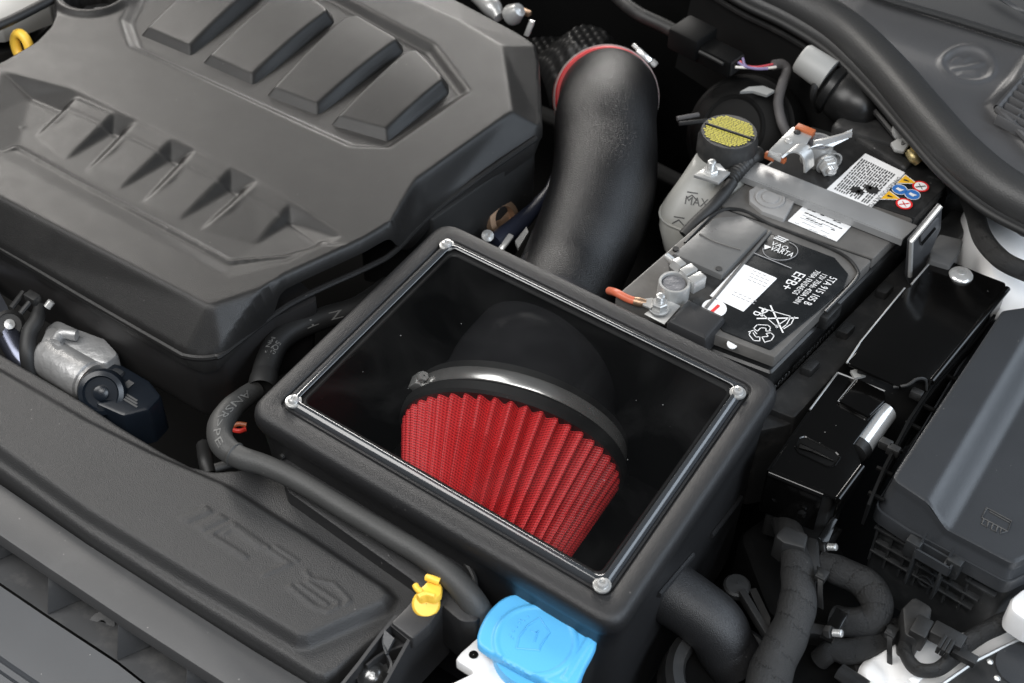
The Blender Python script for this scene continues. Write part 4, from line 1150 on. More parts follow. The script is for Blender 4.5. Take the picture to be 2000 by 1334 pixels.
def negative_clamp():
    zc = ZB + 0.012
    c = P(1314, 556, zc - 0.012)
    root = thing('battery_clamp', c, 'silver ring clamp on the front battery post with stud and nut', 'terminal clamp')
    c = P(1314, 577, ZB + 0.0)
    lathe([(0.0165, 0.0), (0.0165, 0.018), (0.0158, 0.0195), (0.0135, 0.0195), (0.013, 0.018), (0.013, 0.004)], c, seg=40).build('ring', M['steel'], root)
    lathe([(0.0128, 0.0), (0.0124, 0.0165), (0.0110, 0.0178), (0.0002, 0.0180)], c, seg=32).build('lead_post', M['lead'], root)
    # tightening lug and bolt to the upper right
    t = (P(1312, 512, zc + .004) - P(1352, 545, zc + .004)).normalized()
    q = P(1340, 532, zc + 0.004)
    s = Vector((-t.y, t.x, 0))
    obox(q - t * 0.003, t, s, ZUP, 0.011, 0.016, 0.015).build('clamp_ear', M['steel'], root, bevel=0.0012)
    obox(q - t * 0.016 - ZUP * .002, t, s, ZUP, 0.011, 0.017, 0.016).build('clamp_ear', M['steel'], root, bevel=0.0012)
    hexnut(q + t * 0.005, t, 0.0080, 0.013).build('hex_nut', M['steel'], root)
    bolt(q + t * 0.018, t, 0.0042, 0.014).build('bolt_end', M['steel'], root)
    # flat tongue and cable stud at the front
    sheet([P(1300, 586, ZB + .004), P(1330, 600, ZB + .004), P(1298, 636, ZB - .004), P(1258, 616, ZB - .004)], 0.003).build('tongue', M['steel'], root, bevel=0.0006)
    sp = P(1287, 604, ZB + 0.004)
    lathe([(0.0105, 0), (0.0105, 0.002), (0.004, 0.002)], sp, seg=22).build('washer', M['steel'], root)
    hexnut(sp + ZUP * 0.002, ZUP, 0.0085, 0.009).build('hex_nut', M['steel'], root)
    bolt(sp + ZUP * 0.011, ZUP, 0.0046, 0.010).build('stud', M['steel'], root)
    # black shroud block in front of the label
    rb = thing('sensor_module', P(1362, 625, ZB - 0.02), 'smooth black plastic block over the front corner of the battery label', 'sensor')
    slab(bpoly([(1344, 582), (1419, 617), (1380, 663), (1302, 626)], ZB + 0.010), ZB + 0.010, 0.026, 0.005, 0.003).build('block', mat('smooth_black_plastic', (0.022, 0.022, 0.023), 0.42, mottle=0.15, specks=0.3), rb)
    # orange wire to the left with a crimped lug
    r2 = thing('sensing_wire', P(1225, 578, ZB), 'orange red wire with crimped lug on the front battery clamp', 'wire')
    tube([P(1190, 568, ZB - 0.004), P(1204, 572, ZB + 0.006), P(1225, 583, ZB + 0.007), P(1243, 589, ZB + 0.006)], 0.0042, 12, 6).build('insulation', M['orange'], r2)
    tube([P(1238, 588, ZB + 0.006), P(1248, 590, ZB + 0.006), P(1262, 592, ZB + 0.006)], [0.0046, 0.0050, 0.0038], 10, 4).build('crimp', M['copper'], r2)
    sheet([P(1256, 586, ZB + .007), P(1274, 584, ZB + .007), P(1284, 597, ZB + .007), P(1270, 604, ZB + .007), P(1255, 598, ZB + .007)], 0.0018).build('lug', M['steel'], r2)
negative_clamp()

def positive_clamp():
    c = P(1592, 312, ZB)
    root = thing('positive_clamp', c, 'silver clamp on the rear battery post below a folded bracket', 'terminal clamp')
    lathe([(0.0175, 0.0), (0.0170, 0.024), (0.0162, 0.026), (0.0135, 0.026)], c, seg=36).build('ring', M['steel'], root)
    lathe([(0.0136, 0.0), (0.0130, 0.026), (0.0118, 0.0275), (0.0002, 0.0275)], c, seg=28).build('lead_post', M['lead'], root)
    q = P(1615, 322, ZB + 0.010); ax = (BX * 0.75 - BY * 0.65 ).normalized()
    hexnut(q, ax, 0.0105, 0.009).build('hex_nut', M['bright'], root)
    bolt(q + ax * 0.009, ax, 0.0052, 0.006).build('bolt_end', M['bright'], root)
    lathe([(0.0125, -0.003), (0.0125, 0.0), (0.004, 0.0)], q, ax, 20).build('washer', M['steel'], root)
    lathe([(0.0100, -0.012), (0.0105, -0.003), (0.0125, -0.003)], q + BX * 0.004 + BY * 0.006, ax, 16, cap0=True).build('clamp_ear', M['steel'], root)
    # folded distribution bracket
    r2 = thing('terminal_bracket', P(1555, 280, ZB + 0.02), 'folded silver bracket with orange insulator behind the battery strap', 'bracket')
    z = ZB + 0.034
    sheet([P(1503, 292, z), P(1528, 302, z - .002), P(1548, 290, z), P(1572, 286, z), P(1588, 262, z), P(1580, 252, z), P(1548, 247, z)], 0.0025).build('plate', M['steel'], r2, bevel=0.0007)
    sheet([P(1503, 293, z - .001), P(1528, 303, z - .003), P(1526, 314, z - .012), P(1500, 303, z - .012)], 0.003).build('front_fold', M['bright'], r2, bevel=0.0006)
    ribbon([P(1536, 300, z - 0.001), P(1552, 290, z + .001), P(1568, 292, z), P(1578, 306, z - .006), P(1580, 330, z - 0.02)], BY, 0.018, 0.0025).build('spring_leg', M['steel'], r2)
    sheet([P(1584, 288, z), P(1664, 252, z + .002), P(1656, 272, z - .002), P(1624, 288, z - .004), P(1592, 284, z - .002)], 0.0025).build('wing', M['bright'], r2, bevel=0.0008)
    ribbon([P(1590, 280, z + .003), P(1625, 272, z + .004), P(1662, 262, z + .002)], Vector((0, 0.3, 1)), 0.006, 0.004).build('wing_flange', M['bright'], r2)
    obox(P(1572, 256, z - .001), UDIR, VDIR, ZUP, 0.022, 0.010, 0.008).build('insulator', M['amber'], r2, bevel=0.001)
    obox(P(1504, 305, z - .012), UDIR, VDIR, ZUP, 0.012, 0.006, 0.008).build('insulator', M['amber'], r2, bevel=0.001)
    obox(P(1530, 313, z - .012), UDIR, VDIR, ZUP, 0.006, 0.006, 0.006).build('insulator', M['amber'], r2, bevel=0.001)
    for u, v in ((1541, 276), (1557, 259)):
        lathe([(0.0042, 0), (0.0038, 0.0016), (0.0003, 0.002)], P(u, v, z), seg=14).build('rivet', M['bright'] if u < 1550 else M['black'], r2)
positive_clamp()

def hold_down():
    z = ZB + 0.012
    root = thing('battery_strap', P(1620, 385, ZB), 'dull galvanised steel strap lying across the battery', 'strap')
    a0, a1 = P(1446, 340, z), P(1480, 316, z); b0, b1 = P(1764, 466, z), P(1792, 440, z)
    sheet([a0, b0, b1, a1], 0.003).build('strap_plate', M['strap'], root, bevel=0.0008)
    sheet([a0 + Vector((0, 0, -.001)), a0 - ZUP * 0.022, a1 - ZUP * 0.022, a1 - ZUP * .001], 0.0025).build('end_fold', M['strap'], root)
    sheet([a0 - ZUP * .0008, b0 - ZUP * .0008, b0 - ZUP * 0.009, a0 - ZUP * 0.009], 0.0016).build('edge_fold', M['strap'], root)
    # upright anchor plate at the right end: a pressed plate standing in the plane of BY and up
    r2 = thing('strap_anchor', P(1790, 520, ZB - 0.05), 'upright dark steel anchor plate at the right end of the strap', 'bracket')
    q0, q1 = P(1776, 556, ZB - 0.050), None
    pts = [P(1776, 554, ZB - 0.052), P(1771, 520, ZB - 0.030), P(1780, 464, ZB + 0.008), P(1836, 399, ZB + 0.018), P(1840, 402, ZB + 0.018), P(1837, 446, ZB - 0.018), P(1803, 540, ZB - 0.060), P(1790, 556, ZB - .06)]
    # place all points on one upright plane through the strap's end
    pA, pB, pC = P(1776, 466, 0.004), P(1838, 399, 0.034), P(1775, 545, -0.050)
    ndir = (pB - pA).cross(pC - pA).normalized()
    if ndir.dot(CAM - pA) < 0: ndir = -ndir
    def onplane(u, v, off=0.0):
        d = ray(u, v); t = (pA + ndir * off - CAM).dot(ndir) / d.dot(ndir); return CAM + d * t
    out = [onplane(u, v) for u, v in ((1777, 556), (1771, 538), (1776, 470), (1836, 399), (1841, 402), (1838, 447), (1812, 508), (1790, 552))]
    sheet(out, 0.004, nrm=ndir).build('plate', mat('dark_zinc_plate', (0.060, 0.062, 0.066), 0.35, 0.35, mottle=0.2, rvar=0.1), r2, bevel=0.001)
    inn = [onplane(u, v, 0.0035) for u, v in ((1799, 475), (1799, 462), (1829, 427), (1835, 424), (1834, 446), (1802, 482))]
    sheet(inn, 0.005, nrm=ndir).build('pressed_tab', mat('zinc_tab', (0.095, 0.097, 0.102), 0.35, 0.35, mottle=0.2), r2, bevel=0.0012)
    inn = [onplane(u, v, 0.0042) for u, v in ((1800, 474), (1826, 444), (1829, 447), (1802, 479))]
    sheet(inn, 0.002, nrm=ndir).build('slot', M['void'], r2)
    tube([onplane(u, v, 0.003) for u, v in ((1777, 540), (1780, 472), (1838, 402))], 0.0026, 6, 1, smoothpath=False).build('rolled_edge', M['steel'], r2)
hold_down()

def recess_dark():
    # shaded moulding behind the battery that closes the view to the bulkhead
    pl = [tuple(bw(x, y)[:2]) for x, y in ((0.02, BLEN), (BW + 0.02, BLEN), (BW + 0.03, BLEN + 0.07), (0.02, BLEN + 0.07))]
    mb = slab(pl, ZB + 0.01, 0.14, 0.006, 0.01)
    o = mb.build('battery_rear_shield', M['dusty']); tag(o, 'dark sloping shield behind the rear battery edge', 'shield')
recess_dark()
# ================================================================ brake fluid reservoir
def reservoir():
    c = P(1385, 345, -0.03)
    root = thing('brake_reservoir', P(1385, 400, -0.11), 'milky white brake fluid reservoir marked MAX under a black cap', 'reservoir')
    top = P(1408, 300, 0.005)
    mb = MB()
    def ring(u, v, z, rx, ry, n=28, rot=0.0, e=2.6):
        p = P(u, v, z); out = []
        for k in range(n):
            t = 2 * math.pi * k / n; ct, st = math.cos(t), math.sin(t)
            x = rx * math.copysign(abs(ct) ** (2 / e), ct); y = ry * math.copysign(abs(st) ** (2 / e), st)
            out.append(p + BX * x + BY * y)
        return out
    secs = [ring(1376, 470, -0.085, 0.038, 0.044), ring(1374, 428, -0.060, 0.040, 0.049), ring(1380, 400, -0.046, 0.0405, 0.050), ring(1382, 388, -0.040, 0.0395, 0.049), ring(1392, 362, -0.026, 0.035, 0.045), ring(1402, 336, -0.013, 0.031, 0.040), ring(1410, 313, -0.004, 0.028, 0.033), ring(1411, 306, 0.0, 0.0265, 0.029)]
    v = [p for s in secs for p in s]; n = 28; f = []
    for k in range(len(secs) - 1):
        for i in range(n): f.append([k * n + i, k * n + (i + 1) % n, (k + 1) * n + (i + 1) % n, (k + 1) * n + i])
    f.append([(len(secs) - 1) * n + i for i in range(n)]); f.append(list(range(n)))
    mb.add(v, f).build('tank', M['reservoir'], root, ang=70)
    # weld flange round the tank
    fl = ring(1379, 404, -0.048, 0.0415, 0.051); tube(fl + [fl[0]], 0.0016, 6, 1, False, smoothpath=False).build('weld_seam', M['reservoir'], root)
    # cap
    cc = P(1418, 297, -0.002)
    cap = thing('brake_fluid_cap', cc, 'black screw cap with yellow warning print on the brake reservoir', 'cap')
    H = 0.029; rr = 0.0330
    lathe([(rr * 0.97, 0), (rr * 1.02, 0.002), (rr * 1.02, 0.018), (rr * 0.985, 0.020), (rr * 0.97, H - 0.003), (rr * 0.93, H), (0.0004, H)], cc, seg=60,
          rf=lambda t, h: 1 + (0.012 if (h < 0.019 and math.cos(20 * t) > 0.55) else 0)).build('screw_cap', M['dusty'], cap)
    tp = cc + ZUP * (H + 0.0007)
    ex = (P(1470, 262, 0.03) - P(1380, 232, 0.03)).normalized(); ey = Vector((-ex.y, ex.x, 0))
    mb = MB(); rows = [(y, math.sqrt(max(0, 0.0292 ** 2 - (abs(y) + .001) ** 2)) - random.uniform(0, .0035)) for y in [-0.0240 + 0.00285 * i for i in range(8)] + [0.0030 + 0.00285 * i for i in range(8)]]
    for (y, hw) in rows:
        k = -hw
        while k < hw - 0.002:
            w = min(random.uniform(0.002, 0.0065), hw - k)
            h = 0.0021
            p = tp + ex * k + ey * (y - h / 2)
            mb.add([p, p + ex * w, p + ex * w + ey * h, p + ey * h], [[0, 1, 2, 3]])
            k += w + 0.0006
    mb.build('warning_print', M['capink'], cap)
    obox(tp, ex, ey, ZUP, 0.058, 0.0022, 0.002).build('grip_rib', M['dusty'], cap)
    # marks
    d = ray(1357, 392).normalized(); o = P(1357, 392, -0.046) - d * 0.012
    sx = Vector((0.96, -0.22, 0)); n = -d
    ex = (sx - n * sx.dot(n)).normalized(); ey = n.cross(ex); ey = ey if ey.z > 0 else -ey
    # project the letters along the sight line onto the tank wall
    from mathutils.bvhtree import BVHTree
    bv = BVHTree.FromPolygons([tuple(q) for q in v], f)
    nz = n
    def onto(p):
        h = bv.ray_cast(p + nz * 0.05, -nz)
        return (h[0] + nz * 0.0007) if h[0] else p
    mk = MB(); text('MAX', None, ex, ey, 0.0135, mk, stretch=0.9, fn=lambda x, y: onto(P(1336, 398, -0.046) + ex * x + ey * y)); 
    for uu, vv in ((1352, 380), (1326, 428)):
        for k in (-1, 1):
            a = P(uu, vv, -0.045); pts = [a, a + ex * 0.0065 * k - ey * 0.005]
            w = ey * 0.0016
            mk.add([onto(pts[0]), onto(pts[1]), onto(pts[1] - w), onto(pts[0] - w)], [[0, 1, 2, 3]])
        a = P(uu, vv, -0.045); mk.add([onto(a - ex * .006 + ey * .0012), onto(a + ex * .006 + ey * .0012), onto(a + ex * .006 + ey * .0026), onto(a - ex * .006 + ey * .0026)], [[0, 1, 2, 3]])
    mk.build('level_marks', M['darkink'], root)
    # fixing plate with stud
    r2 = thing('reservoir_bracket', P(1390, 350, -0.02), 'small steel plate with stud and nut on the brake reservoir', 'bracket')
    z = 0.010
    sheet([P(1354, 347, z), P(1378, 331, z), P(1426, 341, z), P(1403, 362, z)], 0.004).build('plate', M['steel'], r2, bevel=0.0008)
    sheet([P(1385, 318, z + .006), P(1406, 320, z + .006), P(1424, 340, z), P(1380, 331, z)], 0.003).build('back_plate', M['steel'], r2, bevel=0.0006)
    q = P(1387, 341, z)
    hexnut(q, ZUP, 0.0085, 0.008).build('hex_nut', M['bright'], r2)
    bolt(q + ZUP * .008, ZUP, 0.0046, 0.012).build('stud', M['steel'], r2)
    # thin hose with corrugated end passing in front
    r3 = tube([P(1336, 460, -0.03), P(1358, 436, -0.022), P(1393, 402, -0.012), P(1416, 376, -0.006), P(1430, 356, -0.003)], 0.0068, 12, 8).build('drain_hose', M['rubber_dark'])
    tag(r3, 'thin black hose running in front of the milky brake reservoir', 'hose')
    o = tube([P(1424, 354, -0.003), P(1440, 336, 0.0), P(1458, 316, 0.0), P(1480, 300, -0.005)], 0.0078, 14, 14, rf=lambda s, a: 1 + 0.16 * (math.sin(s * 2 * math.pi / 0.0042) > 0)).build('corrugated_hose', M['dusty'])
    tag(o, 'short corrugated black conduit between reservoir cap and battery strap', 'conduit')
reservoir()

def booster():
    c = P(1452, 262, -0.09)
    root = thing('brake_booster', c, 'black round brake booster dome behind the yellow printed cap', 'brake booster')
    ax = (VDIR * -0.6 + ZUP * 0.5 + UDIR * -0.1).normalized()
    lathe([(0.074, -0.03), (0.076, 0.0), (0.072, 0.012), (0.067, 0.014), (0.060, 0.026), (0.046, 0.034), (0.03, 0.037), (0.001, 0.037)], c, ax, 48).build('shell', M['deep'], root)
    for k in range(3):
        r = 0.064 - 0.012 * k
        x, y, a = basis(ax)
        tube([c + a * (0.016 + 0.009 * k) + x * r * math.cos(t) + y * r * math.sin(t) for t in [2 * math.pi * i / 36 for i in range(37)]], 0.0035, 6, 1, False, smoothpath=False).build('pressed_ring', M['deep'], root)
    # grey label strip seen above it
    o = MB(); d = [P(1445, 183, -0.02), P(1462, 174, -0.02), P(1490, 172, -0.02), P(1512, 181, -0.02), P(1497, 190, -0.022), P(1470, 182, -0.022)]
    sheet(d, 0.004).build('grey_tab', M['greyplastic'], root)
    # two thin pipes at the left
    for u0, v0, u1, v1, m_ in ((1322, 232, 1364, 224, 'greysleeve'), (1326, 242, 1382, 236, 'rubber_dark')):
        o = tube([P(u0, v0, -0.03), P((u0 + u1) / 2, (v0 + v1) / 2, -0.03), P(u1, v1, -0.032)], 0.0028, 8, 3).build('brake_pipe', M[m_])
        tag(o, 'upper short grey pipe left of the yellow printed cap' if m_ == 'greysleeve' else 'lower short dark pipe left of the yellow printed cap', 'pipe')
booster()

# ================================================================ bulkhead, cowl, seal
SEAL = [(1390, -90), (1482, -34), (1568, 8), (1650, 60), (1730, 136), (1806, 224), (1874, 300), (1952, 366), (2036, 412), (2120, 450)]
ZS = 0.045
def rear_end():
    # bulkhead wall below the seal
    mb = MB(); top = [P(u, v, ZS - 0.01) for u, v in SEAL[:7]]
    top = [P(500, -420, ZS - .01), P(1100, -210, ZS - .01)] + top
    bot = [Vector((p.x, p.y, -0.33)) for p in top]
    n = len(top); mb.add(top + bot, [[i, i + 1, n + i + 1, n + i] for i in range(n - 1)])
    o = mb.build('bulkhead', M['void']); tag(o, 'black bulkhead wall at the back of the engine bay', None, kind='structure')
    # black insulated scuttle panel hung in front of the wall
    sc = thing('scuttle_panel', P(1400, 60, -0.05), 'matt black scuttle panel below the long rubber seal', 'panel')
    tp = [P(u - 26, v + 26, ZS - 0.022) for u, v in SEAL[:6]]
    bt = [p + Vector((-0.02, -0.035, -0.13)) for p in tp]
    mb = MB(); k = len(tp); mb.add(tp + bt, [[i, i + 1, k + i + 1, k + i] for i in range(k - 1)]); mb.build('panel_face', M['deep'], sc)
    for off, zz in ((0.0, -0.004), (-0.012, -0.016)):
        tube([p + Vector((off * .6, off, zz)) for p in tp], 0.0035, 6, 4).build('panel_edge', M['dusty'], sc)
    # seal
    root = thing('bonnet_seal', P(1722, 170, 0.0), 'thick curved rubber bonnet seal along the cowl', 'seal')
    tube([P(u, v, ZS) for u, v in SEAL], 0.0245, 24, 10).build('bulb', M['seal'], root)
    tube([P(u - 22, v + 27, ZS - 0.012) for u, v in SEAL], 0.011, 14, 10).build('lower_lip', M['seal'], root)
    tube([P(u - 35, v + 40, ZS - 0.016) for u, v in SEAL], 0.005, 10, 10).build('clip_flange', M['rubber_dark'], root)
    # cowl panel
    cr = thing('cowl_panel', P(1860, 150, 0.03), 'black plastic cowl panel with round embossed emblem and vent', 'cowl')
    zc = 0.052
    pl = [(1540, -60), (1600, 10), (1690, 78), (1778, 166), (1850, 258), (1915, 335), (2010, 412), (2160, 470), (2160, 160), (2000, 114), (1850, 66), (1700, 14), (1640, -30)]
    T = Terrain(PX(pl, zc), 0.0020, zc)
    # hollow next to the seal and rising edge at the screen
    dd, _, _ = dist_poly(PX([(2160, 160), (2000, 114), (1850, 66), (1700, 14), (1640, -30), (1650, -40), (1860, 56), (2010, 104), (2160, 150)], zc), T.X, T.Y)
    T.Z += 0.020 * np.clip(1 - dd / 0.055, 0, 1) ** 1.6
    cx, cy = P2(1889, 130, zc); rr = np.hypot(T.X - cx, T.Y - cy)
    e = 0.0285
    T.Z += 0.0034 * np.clip(1 - np.abs(rr - e) / 0.0046, 0, 1) - 0.0012 * (rr < e)
    T.stroke([P2(1862, 134, zc), P2(1917, 127, zc)], 0.004, 0.0022, 0.002)
    T.stroke([P2(1860, 120, zc), P2(1872, 114, zc), P2(1882, 122, zc), P2(1890, 116, zc)], 0.003, 0.0022, 0.002)
    for k in range(5): T.stroke([P2(1880 + k * 6, 138, zc), P2(1872 + k * 9, 148, zc)], 0.002, 0.0018, 0.0015)
    vp = PX([(1927, 208), (1996, 128), (2160, 160), (2160, 420), (2040, 330)], zc)
    T.plate(vp, 0.006, 0.008)
    T.build('cowl_shell', M['cowl'], cr, blur=0.9, skirt=0.03, round_r=0.004)
    # vent opening with slats
    zv = zc + 0.0075
    vo = [(1948, 212), (2004, 146), (2100, 170), (2100, 330), (2046, 314)]
    mb = slab(PX(vo, zv), zv, 0.006, 0.0008, 0.002); mb.build('vent_opening', M['void'], cr)
    fr = MB(); lp = [P(u, v, zv + .002) for u, v in [(1948, 212), (2004, 146), (2100, 170), (2100, 330), (2046, 314), (1948, 212)]]
    tube(lp, 0.0045, 8, 1, False, smoothpath=False, mb=fr).build('vent_frame', M['cowl'], cr)
    for k in range(7):
        u0, v0 = 1998 - k * 8.5, 160 + k * 12; 
        a = P(u0 - 2 + 0, v0, zv + 0.003); b = P(u0 + 80, v0 + 44, zv + 0.003)
        d = (b - a).normalized(); s = Vector((-d.y, d.x, 0))
        obox((a + b) / 2, d, (s * 0.25 + ZUP * 0.97), (s * 0.97 - ZUP * 0.25), (b - a).length, 0.011, 0.0026).build('vent_slat', M['cowl'], cr, bevel=0.0005)
    for k in range(3):
        a = P(1985 + k * 24, 236 + k * 12, zv + 0.001); b = P(2010 + k * 24, 200 + k * 12, zv + .001)
        d = (b - a).normalized(); obox((a + b) / 2, d, Vector((-d.y, d.x, 0)), ZUP, (b - a).length * 1.6, 0.002, 0.01).build('vent_bar', M['cowl'], cr)
    # windscreen
    z2 = zc + 0.030
    g = thing('windscreen', P(1850, 20, zc), 'dark windscreen edge in the upper right corner', 'windscreen')
    q = [P(1600, -60, z2), P(1720, -2, z2), P(1860, 42, z2), P(2010, 88, z2), P(2180, 130, z2), P(2180, -300, z2 + 0.16), P(1500, -320, z2 + 0.16)]
    sheet(q, 0.005, nrm=(q[1] - q[0]).cross(q[5] - q[0]).normalized() * (1 if (q[1] - q[0]).cross(q[5] - q[0]).z > 0 else -1)).build('glass_sheet', mat('dark_screen_glass', (0.012, 0.013, 0.014), 0.3, mottle=0.2), g)
    tube([P(1640, -46, z2 + .002), P(1720, -6, z2 + .002), P(1860, 36, z2 + .002), P(2010, 82, z2 + .002), P(2180, 124, z2 + .002)], 0.004, 8, 4).build('edge_trim', M['seal'], g)
    b = ribbon([P(1948, -8, z2 + .05), P(2000, 24, z2 + .045), P(2080, 60, z2 + .04)], UDIR, 0.02, 0.002).build('wiper_edge', M['fuse'], g)
rear_end()

def rear_bits():
    # sensor plug with coloured wires
    r = thing('sensor_plug', P(1400, 105, -0.03), 'black sensor plug on the scuttle panel feeding coloured wires', 'connector')
    d = (P(1450, 135, -0.01) - P(1350, 85, -0.01)).normalized(); s = Vector((-d.y, d.x, 0))
    obox(P(1398, 108, -0.012), d, s, ZUP, 0.062, 0.030, 0.024).build('plug_body', M['deep'], r, bevel=0.003)
    obox(P(1352, 74, -0.005), d, s, ZUP, 0.045, 0.044, 0.03).build('sensor_head', M['deep'], r, bevel=0.004)
    tube([P(1366, 101, 0.004), P(1390, 113, 0.004), P(1412, 125, 0.004)], 0.0022, 6, 3).build('locking_rail', M['dusty'], r)
    obox(P(1432, 124, -0.012), d, s, ZUP, 0.014, 0.026, 0.02).build('plug_mouth', M['dusty'], r, bevel=0.002)
    W = [('pinkw', (1446, 120), (1452, 128), (1480, 131), (1517, 124)), ('violetw', (1451, 114), (1457, 129), (1484, 135), (1515, 130)), ('whitew', (1436, 131), (1458, 132), (1486, 134), (1516, 131)), ('violetw', (1442, 122), (1456, 130), (1476, 134), (1500, 134))]
    nm = {'pinkw': 'pink wire leaving the black sensor plug', 'whitew': 'white wire leaving the black sensor plug'}
    for i, (m_, *pp) in enumerate(W):
        o = tube([P(u, v, -0.004 + 0.0015 * i) for u, v in pp], 0.0016, 8, 5).build('sensor_wire', M[m_])
        tag(o, nm.get(m_, 'upper violet wire leaving the black sensor plug' if i == 1 else 'lower violet wire leaving the black sensor plug'), 'wire', 'wires of the sensor plug')
    o = tube([P(1510, 127, -0.004), P(1528, 126, -0.006), P(1537, 138, -0.012), P(1528, 165, -0.02), P(1520, 200, -0.03), P(1527, 238, -0.04), P(1538, 262, -0.05)], 0.0062, 10, 8).build('cable_sleeve', M['greysleeve'])
    tag(o, 'grey sleeved cable hanging down from the coloured wires', 'cable')
    # tube along the bulkhead
    o = tube([P(1180, -30, -0.02), P(1240, 22, -0.02), P(1300, 52, -0.022), P(1340, 74, -0.024)], 0.009, 10, 6).build('bulkhead_pipe', M['dusty'])
    tag(o, 'dark pipe running down to the sensor plug at the bulkhead', 'pipe')
    # canister with pale end
    r = thing('vacuum_canister', P(1630, 170, -0.06), 'black cylindrical canister with pale grey neck below the seal', 'canister')
    ax = (P(1650, 172, 0.0) - P(1570, 118, 0.015)).normalized()
    c = P(1556, 106, 0.030)
    lathe([(0.0005, 0.0), (0.016, 0.0), (0.0185, 0.003), (0.020, 0.037), (0.0205, 0.040), (0.0005, 0.040)], c + ax * 0.006, ax, 32).build('pale_neck', M['greyplastic'], r)
    lathe([(0.020, 0.046), (0.029, 0.05), (0.030, 0.058), (0.027, 0.060), (0.030, 0.063), (0.033, 0.085), (0.032, 0.100), (0.026, 0.112), (0.014, 0.118), (0.0005, 0.118)], c - ZUP * 0.012, ax, 40).build('canister_body', mat('gloss_black_canister', (0.008, 0.008, 0.008), 0.34, mottle=0.2), r)
    # bracket below
    tube([P(1598, 150, 0.02), P(1590, 185, 0.0), P(1598, 215, -0.03)], 0.005, 8, 5).build('retaining_strap', M['black'], r)
    # dimpled heat shield behind the pipe
    T = Terrain(PX([(1020, -60), (1200, -70), (1262, 60), (1240, 120), (1080, 100), (1050, 40)], -0.05), 0.0022, -0.07)
    T.Z -= 0.06 * np.clip(np.hypot(T.X - P2(1150, 45, -.05)[0], T.Y - P2(1150, 45, -.05)[1]) / 0.05 - 0.5, 0, 1.5)
    gx = np.mod(T.X * 0.94 + T.Y * 0.34, 0.0115) - 0.00575; gy = np.mod(-T.X * 0.34 + T.Y * 0.94, 0.0115) - 0.00575
    T.Z += 0.0032 * np.clip(1 - np.hypot(gx, gy) / 0.0048, 0, 1) ** 0.7
    o = T.build('heat_shield', M['foil'], None, blur=0.4, skirt=0.003); tag(o, 'dimpled silver heat shield behind the intake pipe', 'heat shield')
    # bare metal parts at the top between cover and pipe
    r = thing('turbo_actuator', P(1000, 20, -0.08), 'bright metal actuator parts beyond the corner of the engine cover', 'actuator')
    tube([P(930, -10, -0.03), P(960, 14, -0.03), P(975, 34, -0.035)], [0.010, 0.013, 0.008], 14, 5).build('actuator_body', M['steel'], r)
    lathe([(0.013, 0), (0.014, 0.006), (0.009, 0.02), (0.0004, 0.022)], P(996, 32, -0.035), (0.6, -0.3, 0.7), 16).build('actuator_cap', M['steel'], r)
    obox(P(1034, 55, -0.03), (0.3, 0.1, 0.9), UDIR, VDIR, 0.022, 0.007, 0.004).build('tab', M['bright'], r, bevel=0.0008)
    obox(P(1022, 22, -0.04), UDIR, VDIR, ZUP, 0.022, 0.008, 0.006).build('lever', M['copper'], r, bevel=0.001)
    # brass hinge parts at the right below the seal
    r = thing('bonnet_pivot', P(1770, 270, -0.01), 'tarnished brass and steel hinge parts below the rubber seal', 'hinge')
    z = 0.018
    sheet([P(1722, 200, z), P(1748, 202, z), P(1752, 214, z), P(1724, 214, z)], 0.003).build('top_tab', M['greyplastic'], r)
    sheet([P(1724, 214, z), P(1744, 208, z + .006), P(1786, 232, z + .006), P(1764, 246, z)], 0.003).build('arm', M['dusty'], r, bevel=0.0006)
    tube([P(1724, 214, z + .001), P(1745, 229, z + .001), P(1763, 245, z + .001)], 0.0018, 6, 3).build('arm_edge', M['steel'], r)
    sheet([P(1738, 284, z - .015), P(1768, 266, z - .01), P(1778, 282, z - .012), P(1764, 302, z - .018), P(1746, 298, z - .018)], 0.006).build('pale_block', M['greyplastic'], r, bevel=0.0015)
    tube([P(1780, 262, z - .004), P(1790, 276, z - .008), P(1806, 302, z - .016)], [0.009, 0.0095, 0.008], 14, 5).build('brass_barrel', M['brass'], r)
    tube([P(1776, 296, z - .018), P(1786, 308, z - .02), P(1794, 318, z - .024)], [0.006, 0.0072, 0.005], 12, 5).build('brass_pin', M['brass'], r)
    lathe([(0.011, 0), (0.011, 0.004), (0.006, 0.006), (0.0004, 0.006)], P(1758, 258, z - .006), (0.3, -0.5, 0.8), 18).build('pivot', M['steel'], r)
    mb = slab(PX([(1668, 265), (1690, 250), (1790, 310), (1770, 330)], -0.01), -0.01, 0.05, 0.004, 0.006)
    o = mb.build('wing_rail', M['dusty']); tag(o, 'dark sloping rail between rear battery edge and hinge', 'rail')
    # things between cover and pipe
    r = thing('throttle_flange', P(985, 420, -0.09), 'bronze coloured ring flange in the gap beside the intake pipe', 'flange')
    c = P(975, 428, -0.085); ax = Vector((0.65, -0.55, 0.5))
    lathe([(0.010, 0.0), (0.022, 0.0), (0.024, 0.004), (0.022, 0.010), (0.015, 0.011), (0.013, 0.004), (0.0004, 0.002)], c, ax, 32).build('ring', M['copper'], r)
    lathe([(0.007, 0), (0.007, 0.004), (0.003, 0.006), (0.0003, 0.004)], P(952, 462, -0.075), (0.1, -0.5, 0.8), 16).build('bolt_head', M['steel'], r)
    o = tube([P(1085, 330, -0.10), P(1072, 365, -0.09), P(1050, 400, -0.085), P(1010, 440, -0.085), P(965, 476, -0.085)], [0.003, 0.004, 0.008, 0.011, 0.012], 14, 8).build('vacuum_hose', M['bluehose'])
    tag(o, 'blue black hose in the gap between engine cover and intake pipe', 'hose')
